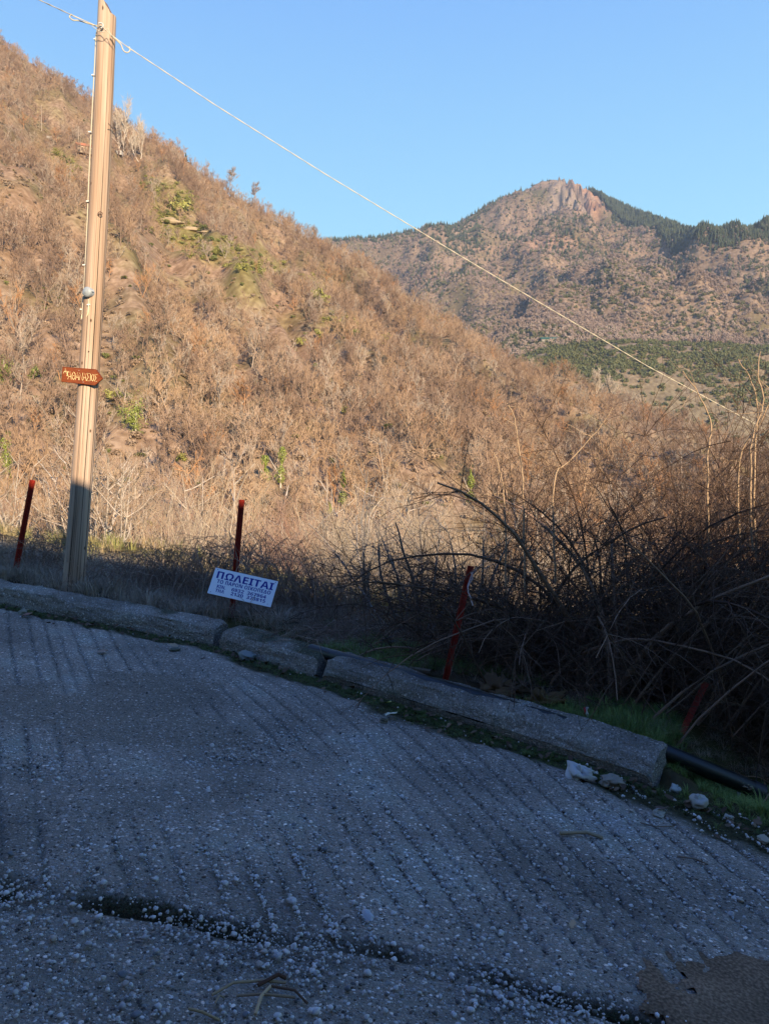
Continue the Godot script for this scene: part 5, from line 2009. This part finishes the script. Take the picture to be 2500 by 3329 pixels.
func ivy_trees() -> void:
	var list := [[445, 1420, 5.2, 1.6, "forked tree wrapped in bright green ivy on the hillside"], [870, 1580, 4.4, 0.55, "shorter of two ivy columns side by side"], [912, 1590, 6.0, 0.6, "taller of two ivy columns side by side"], [1113, 1650, 5.6, 0.5, "slim ivy column right of the red post"], [1530, 1640, 5.0, 0.5, "slim ivy column at the edge of the thicket"], [1072, 1700, 3.0, 0.5, "short ivy stump beside the slim ivy column"], [25, 1560, 5.5, 0.9, "ivy clad tree at the left picture edge"], [20, 1260, 4.0, 1.4, "ivy clad tree high at the left picture edge"]]
	var n := 0
	for q in list:
		n += 1
		var p := hit(q[0], q[1], 66.0)
		var sc := -p.z / 110.0
		var h: float = q[2] * sc
		var o := base("ivy_tree", p - Vector3(0, 0.3, 0), q[4], "tree", "ivy clad trees on the slope")
		var s := Shape.new()
		var pp := cane(s, Vector3.ZERO, Vector3(rf(-0.05, 0.05), 1, 0), h, 0.16 * sc, Vector3.ZERO, 0.04, 7, 6, Color(0.46, 0.40, 0.33), 0.3)
		var fork := cane(s, pp[2], Vector3(-0.6, 1, 0.1).normalized(), h * 0.55, 0.1 * sc, Vector3(0, 0.1, 0), 0.06, 5, 5, Color(0.46, 0.40, 0.33), 0.3)
		put("trunk", s.mesh(M.bark), o)
		var r := RandomNumberGenerator.new()
		r.seed = 900 + n
		s = Shape.new()
		var paths := [pp]
		if q[3] > 1.0: paths = [pp, fork]
		for k in 1500:
			var path: PackedVector3Array = paths[k % paths.size()]
			var f := r.randf_range(1.2, path.size() - 1.01)
			var c: Vector3 = path[int(f)].lerp(path[int(f) + 1], f - int(f))
			var w: float = q[3] * 2.1 * sc * (0.45 + 0.35 * sin(f * 1.9 + n)) * (1.15 - f / path.size() * 0.5)
			var d := Vector3(r.randfn(), r.randfn() * 0.7, r.randfn()).normalized()
			var pt := c + d * w * pow(r.randf(), 0.4)
			var nn := (d + Vector3(r.randfn(), r.randfn(), r.randfn()) * 0.4).normalized()
			var a := nn.cross(Vector3(r.randfn(), r.randfn(), r.randfn())).normalized() * 0.10 * sc
			var b := nn.cross(a).normalized() * 0.07 * sc
			s.quad(pt - a, pt + b, pt + a, pt - b, Color(0.25, 0.29, 0.06) * r.randf_range(0.55, 1.15))
		put("ivy", s.mesh(M.leaf), o)
	# pale dead trunks standing out of the scrub
	for q in [[725, 1520, 5.0, "bleached dead trunk left of the ivy columns"], [1225, 1640, 4.6, "bleached dead trunk with broken limbs right of the slim ivy column"], [1045, 1600, 4.2, "pale forked dead tree between the ivy columns"], [480, 1490, 4.0, "pale bare tree above the light green bush"], [590, 1640, 4.5, "twisted pale tree over the shaded scrub"], [180, 1620, 5.0, "pale many stemmed tree beside the leftmost post"]]:
		var p := hit(q[0], q[1] + 40.0, 55.0)
		var sc := -p.z / 110.0
		var t := bare_tree(1000 + int(q[0]), q[2] * sc, 9, 2, 2, 0.02 * sc, [Color(0.55, 0.48, 0.40), Color(0.62, 0.55, 0.47), Color(0.50, 0.43, 0.35), Color(0.58, 0.50, 0.42)], 0.5, 1)
		var o := base("dead_tree", p - Vector3(0, 0.3, 0), q[3], "tree", "pale dead trees on the slope")
		put("trunk", (t[0] as Shape).mesh(M.bark), o)
		put("crown", (t[1] as Shape).mesh(M.twig), o)

func poplars() -> void:
	var pale := [Color(0.52, 0.45, 0.37), Color(0.60, 0.53, 0.44), Color(0.44, 0.37, 0.30), Color(0.54, 0.46, 0.37)]
	var list := [[400, 510, 23.0, "pale bare poplar just right of the pole by the hill house"], [455, 525, 22.0, "twin stemmed pale poplar right of the hill house"], [430, 520, 13.0, "smaller poplar between the two pale ones"], [748, 600, 9.0, "bare tree standing on the hillside skyline"], [830, 640, 8.0, "small bare tree on the skyline below the first one"], [1025, 775, 7.0, "bushy bare tree near the foot of the skyline"], [1965, 1290, 14.0, "pale poplar on the spur before the green hill"], [1990, 1290, 15.0, "tallest pale poplar on the spur before the green hill"], [1940, 1295, 12.0, "left pale poplar on the spur before the green hill"], [2060, 1310, 11.0, "right pale poplar on the spur before the green hill"], [1720, 1200, 9.0, "pale tree on the spur below the far green roof"]]
	for q in list:
		var p := hit(q[0], q[1], 200.0)
		if -p.z > 520.0:
			var d := table(q[0], CREST_R) - 2.0
			p = Vector3((q[0] - 1250.0) / F * d, 0, -d)
			p.y = ground(p.x, p.z)
		var t := bare_tree(1300 + int(q[0]), q[2], 26, 7, 5, 0.05, pale if q[0] < 500 or q[0] > 1500 else [Color(0.3, 0.24, 0.2), Color(0.36, 0.3, 0.25), Color(0.28, 0.21, 0.17), Color(0.34, 0.27, 0.22)], 0.85 if q[2] > 10.0 else 0.25, 1 if q[2] < 18 else 2)
		var o := base("poplar_tree", p - Vector3(0, 0.3, 0), q[3], "tree", "pale tall trees on the hill")
		o.position.y -= 0.8
		put("trunk", (t[0] as Shape).mesh(M.bark), o)
		put("crown", (t[1] as Shape).mesh(M.twig), o)
	# little fir on the skyline
	var p := Vector3((1237.0 / 2.0 - 1250.0 + 0.0) / F * 446.0, 0, -446.0)
	p.y = ground(p.x, p.z)
	var o := base("fir_tree", p, "small dark fir on the hillside skyline", "tree")
	var s := Shape.new()
	cane(s, Vector3.ZERO, Vector3.UP, 4.5, 0.12, Vector3.ZERO, 0.01, 3, 5, Color(0.15, 0.1, 0.07))
	put("trunk", s.mesh(M.bark), o)
	put("crown", conifer(3, 5.0, 1.3).mesh(M.leaf), o)

func conifer(sd: int, high: float, wide: float) -> Shape:
	var r := RandomNumberGenerator.new()
	r.seed = sd
	var s := Shape.new()
	for k in 8:
		var q := k / 8.0
		var y := high * (0.12 + 0.8 * q)
		var rad := wide * (1.05 - q) * r.randf_range(0.8, 1.15)
		for e in 9:
			var an := TAU * (e + r.randf()) / 9.0
			var d := Vector3(cos(an), 0, sin(an))
			var tip := Vector3(0, y - high * 0.05, 0) + d * rad * r.randf_range(0.6, 1.1)
			var side := Vector3(-d.z, 0, d.x) * rad * 0.33
			var c := Color(0.055, 0.085, 0.035) * r.randf_range(0.7, 1.3)
			var root := Vector3(0, y + high * 0.10, 0)
			var nn := (d + Vector3(0, 0.7, 0)).normalized()
			s.tri(root, tip + side, tip - side, nn, c)
	return s

func hill_house() -> void:
	var p := hit(282, 505, 250.0)
	var o := base("hill_house", p - Vector3(0, 0.3, 0), "small stone house with red roof high on the hillside", "house")
	o.rotation.y = 0.5
	var k := -p.z / F
	var w := 36.0 * k
	var h := 22.0 * k
	var s := Shape.new()
	s.box(Vector3(0, h / 2, 0), Vector3(w * 0.8, 0, 0), Vector3(0, h / 2, 0), Vector3(0, 0, w / 2), Color(0.48, 0.38, 0.28))
	for q in [-1.0, 1.0]:
		var x: float = q * w * 0.8
		s.tri(Vector3(x, h, -w / 2), Vector3(x, h, w / 2), Vector3(x, h * 1.6, 0), Vector3(q, 0, 0), Color(0.48, 0.38, 0.28))
	put("wall", s.mesh(M.plaster), o)
	s = Shape.new()
	for q in [-1.0, 1.0]:
		var e: float = q
		s.quad(Vector3(-w * 0.88, h * 0.95, e * w * 0.58), Vector3(w * 0.88, h * 0.95, e * w * 0.58), Vector3(w * 0.88, h * 1.64, 0), Vector3(-w * 0.88, h * 1.64, 0), Color(0.42, 0.16, 0.08))
	put("roof", s.mesh(M.plain), o)
	for x in [-0.4, 0.25]:
		s = Shape.new()
		s.box(Vector3(x * w, h * 0.5, w / 2 + 0.02), Vector3(w * 0.09, 0, 0), Vector3(0, h * 0.2, 0), Vector3(0, 0, 0.03), Color(0.04, 0.035, 0.03))
		put("window", s.mesh(M.plain), o)
	# shed under the poplars
	p = hit(388, 508, 250.0)
	o = base("garden_shed", p - Vector3(0, 0.2, 0), "small pale shed under the poplars right of the pole", "shed")
	s = Shape.new()
	s.box(Vector3(0, 1.0, 0), Vector3(1.6, 0, 0), Vector3(0, 1.0, 0), Vector3(0, 0, 1.2), Color(0.5, 0.46, 0.42))
	put("wall", s.mesh(M.plaster), o)
	s = Shape.new()
	s.box(Vector3(0, 2.1, 0), Vector3(1.9, 0.1, 0), Vector3(0, 0.06, 0), Vector3(0, 0, 1.5), Color(0.2, 0.16, 0.14))
	put("roof", s.mesh(M.plain), o)
	s = Shape.new()
	s.box(Vector3(0.3, 0.8, 1.21), Vector3(0.4, 0, 0), Vector3(0, 0.8, 0), Vector3(0, 0, 0.02), Color(0.06, 0.05, 0.05))
	put("door", s.mesh(M.plain), o)
	# boulder and far wooden poles by the house
	var bp := hit(160, 455, 250.0)
	var b := put("boulder", stone_mesh(61, 1, Color(0.58, 0.55, 0.5), 0.5), null, bp + Vector3(0, 0.6, 0))
	b.scale = Vector3(1.7, 1.3, 1.4)
	tag(b, "pale boulder left of the hill house", "boulder")
	for q in [[137, 428, 11.0, "tall thin pole standing left of the boulder on the hill"], [257, 468, 7.0, "thin pole standing beside the hill house"]]:
		var pp := hit(q[0], q[1], 250.0)
		var po := base("hill_pole", pp, q[3], "pole", "thin poles by the hill house")
		s = Shape.new()
		s.tube(PackedVector3Array([Vector3(0, -0.5, 0), Vector3(0, q[2], 0)]), PackedFloat32Array([0.16, 0.12]), 6, Color(0.36, 0.29, 0.23))
		put("shaft", s.mesh(M.bark), po)
		s = Shape.new()
		s.tube(PackedVector3Array([Vector3(-0.5, q[2] - 0.5, 0), Vector3(0.5, q[2] - 0.5, 0)]), PackedFloat32Array([0.06, 0.06]), 5, Color(0.36, 0.29, 0.23))
		put("crossarm", s.mesh(M.bark), po)
	# bare sandy ledges in the clearing
	for q in [[550, 722, 5.5, "pale sandy outcrop at the top of the hillside clearing"], [615, 745, 4.0, "sandy outcrop in the middle of the hillside clearing"], [670, 755, 3.5, "sandy outcrop at the clearing's right"], [505, 735, 3.0, "small sandy outcrop at the clearing's left"]]:
		var pp := hit(q[0], q[1], 200.0)
		var r := put("sandy_outcrop", stone_mesh(700 + int(q[0]), 2, Color(0.52, 0.40, 0.26), 0.5), null, pp - Vector3(0, 0.4, 0))
		r.scale = Vector3(q[2], q[2] * 0.3, q[2] * 0.6)
		tag(r, q[3], "outcrop", "sandy outcrops in the clearing")

func near_scrub(near_meshes: Array) -> void:
	# sunlit saplings that grow on the slope below the fence
	var kinds := []
	var tones := [[Color(0.27, 0.21, 0.155), Color(0.40, 0.32, 0.24)], [Color(0.27, 0.16, 0.12), Color(0.37, 0.24, 0.18)], [Color(0.36, 0.29, 0.21), Color(0.50, 0.41, 0.30)], [Color(0.22, 0.17, 0.135), Color(0.34, 0.275, 0.215)]]
	for k in 8:
		var tn: Array = tones[k % 4]
		var s := Shape.new()
		var tw := Shape.new()
		rng.seed = 3000 + k
		for e in 9:
			var d := Vector3(rng.randfn() * 0.42, 1, rng.randfn() * 0.42).normalized()
			var col: Color = tn[0].lerp(tn[1], rng.randf())
			var pp := cane(s, Vector3(rng.randfn(), 0, rng.randfn()) * 0.35, d, rf(1.4, 3.2), rf(0.006, 0.015), Vector3(0, 0.10, 0), 0.14, 7, 4, col, 0.25)
			for g in 9:
				var f := 2 + rng.randi() % 5
				var td := ((pp[f + 1] - pp[f]).normalized() + rdir() * 0.7).normalized()
				var q := cane(tw, pp[f], td, rf(0.3, 0.9), 0.0042, Vector3(0, 0.3, 0), 0.12, 4, 3, col.lerp(tn[1], 0.5), 0.4)
				for w in 3:
					cane(tw, q[1 + rng.randi() % 3], (td + rdir() * 0.8).normalized(), rf(0.1, 0.4), 0.003, Vector3.ZERO, 0.1, 2, 3, col, 0.5)
		kinds.append([s.mesh(M.bark), tw.mesh(M.twig)])
	rng.seed = 4100
	var n := 0
	var names := ["tan sapling clump %s below the fence line, %s", "reddish sapling clump %s below the fence line, %s", "straw coloured sapling clump %s below the fence line, %s", "brown sapling clump %s below the fence line, %s"]
	while n < 150:
		var d := 9.6 * pow(36.0 / 9.6, pow(rng.randf(), 0.75))
		var x := rf(-0.62, 0.62) * d
		var st := kerb_st(x, -d)
		if st.y < 2.1 or (st.y < 3.4 and rng.randf() < 0.75): continue
		var u := 1250.0 + F * x / d
		if d < 13.0 and u > 1050 and u < 1500 and rng.randf() < 0.6: continue
		var p := Vector3(x, ground(x, -d), -d)
		var k := rng.randi() % 8
		if u > 750 and u < 1050 and d < 20.0: k = 1 if rng.randf() < 0.7 else k
		if u > 1050 and d < 24.0 and rng.randf() < 0.6: k = 2
		var o := base("sapling_clump", p - Vector3(0, 0.1, 0), names[k % 4] % [["just", "further"][int(d > 20.0)], place_of(u)], "sapling", "sapling clumps below the fence line")
		o.rotation.y = rf(0, TAU)
		# the stems get taller further down the slope
		var top := table(d, [[9.0, 0.36], [14.0, 0.55], [25.0, 1.1], [36.0, 1.6]])
		o.scale = Vector3.ONE * top * rf(0.75, 1.2)
		n += 1
		if d > 14.0 and n % 2 == 0 and not (u > 750 and u < 1050):
			o.name = numbered("young_tree")
			tag(o, "young bare tree on the slope %s below the fence, %s" % [["just", "further"][int(d > 24.0)], place_of(u)], "tree", "young trees below the fence line")
			o.scale = Vector3.ONE * table(d, [[14.0, 0.34], [25.0, 0.62], [36.0, 0.9]]) * rf(0.8, 1.25)
			var w := rng.randi() % 7
			put("trunk", near_meshes[w][0], o)
			put("crown", near_meshes[w][1], o)
			continue
		put("stem", kinds[k][0], o)
		put("twigs", kinds[k][1], o).set_meta("kind", "stuff")
	# the pale thicket of shoots seen between the sale board and the brambles
	for k in 20:
		var u := 1020.0 + 500.0 * (k + rng.randf()) / 20.0
		var d := rf(9.6, 13.0)
		var p := Vector3((u - 1250.0) / F * d, 0, -d)
		p.y = ground(p.x, p.z)
		var o := base("sapling_clump", p - Vector3(0, 0.1, 0), "pale straw coloured sapling clump between the sale board and the brambles", "sapling", "sapling clumps below the fence line")
		o.rotation.y = rf(0, TAU)
		o.scale = Vector3.ONE * rf(0.42, 0.62)
		var w: int = [2, 6, 2, 0][k % 4]
		put("stem", kinds[w][0], o)
		put("twigs", kinds[w][1], o).set_meta("kind", "stuff")
	# rough lit grass on the slope under them
	var where := []
	var tints := PackedColorArray()
	var dry := tuft(26, 0.5, 0.4, 0.004, 51, M.straw, 0.55)
	while where.size() < 2000:
		var d := 8.5 * pow(70.0 / 8.5, rng.randf())
		var x := rf(-0.62, 0.62) * d
		if kerb_st(x, -d).y < 2.4: continue
		where.append(turned(Vector3(x, ground(x, -d) - 0.03, -d), rf(0.7, 1.3) * (1.0 + d * 0.008), 1.0))
		tints.append(Color(0.36, 0.26, 0.15).lerp(Color(0.20, 0.23, 0.06), rng.randf()))
	scatter("slope_grass", dry, where, tints, "rough sunlit grass on the slope below the fence", "grass")

# ------------------------------------------------------------------ the mountain's woods
func mountain_woods() -> void:
	var bare := leaf_clump(201, 90, Vector3(3.0, 3.2, 3.0), 0.75)
	var pine := conifer(7, 13.0, 3.6)
	for k in pine.c.size(): pine.c[k] = Color.WHITE * rf(0.75, 1.2)
	var bush_s := leaf_clump(203, 90, Vector3(1.8, 1.5, 1.8), 0.5, 0.4)
	var wb := []
	var tb := PackedColorArray()
	var wp := []
	var tp := PackedColorArray()
	var wg := []
	var tg := PackedColorArray()
	var tries := 0
	while tries < 75000:
		tries += 1
		var d := 560.0 * pow(2200.0 / 560.0, pow(rng.randf(), 0.75))
		var k := rf(-0.22, 0.53)
		var x := k * d
		var u := 1250.0 + F * k
		var r := table(u, SKY_R)
		if d > r + 12.0: continue
		var p := Vector3(x, ground(x, -d), -d)
		var q := (d - 820.0) / (r - 820.0)
		var nz := noise_b.get_noise_2d(x * 0.05, d * 0.05)
		var big := noise_a.get_noise_2d(x * 0.06 + 70.0, d * 0.05)
		var uv := uv_of(p)
		if cliff(u, q) > 0.3 and rng.randf() < 0.82: continue
		if u > 1690.0 and u < 1975.0 and q > 0.9 and rng.randf() < 0.9: continue
		if d < 835.0:
			# the nearer green hill: junipers with open ground between
			if rng.randf() < 0.33 + nz * 0.8 and uv.y > 1085:
				wg.append(turned(p - Vector3(0, 0.4, 0), rf(0.9, 2.1), rf(0.8, 1.2)))
				tg.append(Color(0.10, 0.115, 0.035).lerp(Color(0.17, 0.17, 0.06), rng.randf()))
			continue
		var ridge := u > 1950.0 and q > 0.90
		var west := u < 1560.0 and big > 0.12 and q > 0.55 and rng.randf() < 0.6
		if ridge or west or (q > 0.95 and rng.randf() < 0.7) or (q > 0.45 and rng.randf() < 0.10 + maxf(big, 0.0) * 0.4):
			wp.append(turned(p - Vector3(0, 0.5, 0), rf(0.4, 0.95), rf(0.85, 1.2)))
			tp.append(Color(0.075, 0.10, 0.05).lerp(Color(0.13, 0.145, 0.07), rng.randf()))
		elif nz + rng.randf() * 0.8 > 0.55 and rng.randf() < 0.6:
			wg.append(turned(p - Vector3(0, 0.4, 0), rf(1.0, 2.1), rf(0.7, 1.2)))
			tg.append(Color(0.12, 0.125, 0.045).lerp(Color(0.19, 0.18, 0.075), rng.randf()))
		elif rng.randf() < 0.85:
			wb.append(turned(p - Vector3(0, 1.0, 0), rf(0.6, 1.2), rf(0.8, 1.2)))
			tb.append(Color(0.27, 0.20, 0.165).lerp(Color(0.39, 0.30, 0.24), clampf(rng.randf() + nz, 0, 1)))
	# the pine ridge on the right is dense
	tries = 0
	while tries < 9500:
		tries += 1
		var u := rf(1900, 2760)
		var r := table(u, SKY_R)
		var q := 1.0 - pow(rng.randf(), 1.6) * clampf((u - 1900.0) / 1700.0, 0.02, 0.24)
		var d := 820.0 + (r - 820.0) * q
		var x := (u - 1250.0) / F * d
		var p := Vector3(x, ground(x, -d), -d)
		wp.append(turned(p - Vector3(0, 0.5, 0), rf(0.5, 1.15) if u < 2200.0 else rf(0.55, 1.0), rf(0.85, 1.25)))
		tp.append(Color(0.065, 0.09, 0.045).lerp(Color(0.12, 0.135, 0.065), rng.randf()))
	# junipers over the whole of the nearer green hill
	tries = 0
	while tries < 3200:
		tries += 1
		var d := sqrt(lerpf(500.0 * 500.0, 825.0 * 825.0, rng.randf()))
		var x := rf(0.17, 0.56) * d
		var p := Vector3(x, ground(x, -d), -d)
		if noise_b.get_noise_2d(x * 0.09, d * 0.09) < -0.12 + rng.randf() * 0.15: continue
		wg.append(turned(p - Vector3(0, 0.4, 0), rf(0.8, 1.9), rf(0.8, 1.25)))
		tg.append(Color(0.10, 0.115, 0.04).lerp(Color(0.18, 0.18, 0.07), rng.randf()))
	print("mountain ", wb.size(), " ", wp.size(), " ", wg.size())
	scatter("mountain_wood", bare.mesh(M.straw), wb, tb, "bare brown wood over the lower mountain", "wood")
	scatter("pine_forest", pine.mesh(M.leaf), wp, tp, "dark pine forest along the mountain ridge", "forest")
	scatter("juniper_scrub", bush_s.mesh(M.leaf), wg, tg, "olive green juniper scrub on the far hill and mountain", "scrub")
	# far farm building with a green roof
	var p := hit(1785, 1112, 560.0)
	var o := base("farm_building", p, "long low farm building with a dark green roof across the valley", "building")
	var s := Shape.new()
	s.box(Vector3(0, 1.2, 0), Vector3(9, 0, 0), Vector3(0, 1.6, 0), Vector3(0, 0, 3), Color(0.35, 0.32, 0.28))
	put("wall", s.mesh(M.plaster), o)
	s = Shape.new()
	s.quad(Vector3(-10, 2.6, 4), Vector3(10, 2.6, 4), Vector3(10, 5.0, 0), Vector3(-10, 5.0, 0), Color(0.035, 0.10, 0.075))
	s.quad(Vector3(-10, 2.6, -4), Vector3(10, 2.6, -4), Vector3(10, 5.0, 0), Vector3(-10, 5.0, 0), Color(0.035, 0.10, 0.075))
	put("roof", s.mesh(M.plain), o)
	# lattice mast on the pine ridge
	var u := 2463.0
	var d := table(u, SKY_R)
	var x := (u - 1250.0) / F * d
	p = Vector3(x, ground(x, -d), -d)
	o = base("radio_mast", p, "thin lattice mast rising from the pine ridge", "mast")
	s = Shape.new()
	for q in [[-1.2, -1.2], [1.2, -1.2], [0.0, 1.2]]:
		s.tube(PackedVector3Array([Vector3(q[0], 0, q[1]), Vector3(q[0] * 0.2, 30, q[1] * 0.2)]), PackedFloat32Array([0.14, 0.1]), 4, Color(0.3, 0.3, 0.32))
	put("leg", s.mesh(M.metal), o)
	s = Shape.new()
	for k in 9:
		var f := 1.0 - 0.8 * k / 9.0
		var y := 30.0 * k / 9.0
		s.tube(PackedVector3Array([Vector3(-1.2 * f, y, -1.2 * f), Vector3(1.2 * f, y + 2.5, -1.2 * f), Vector3(0, y + 3.3, 1.2 * f)]), PackedFloat32Array([0.07, 0.07, 0.07]), 3, Color(0.3, 0.3, 0.32))
	put("brace", s.mesh(M.metal), o)
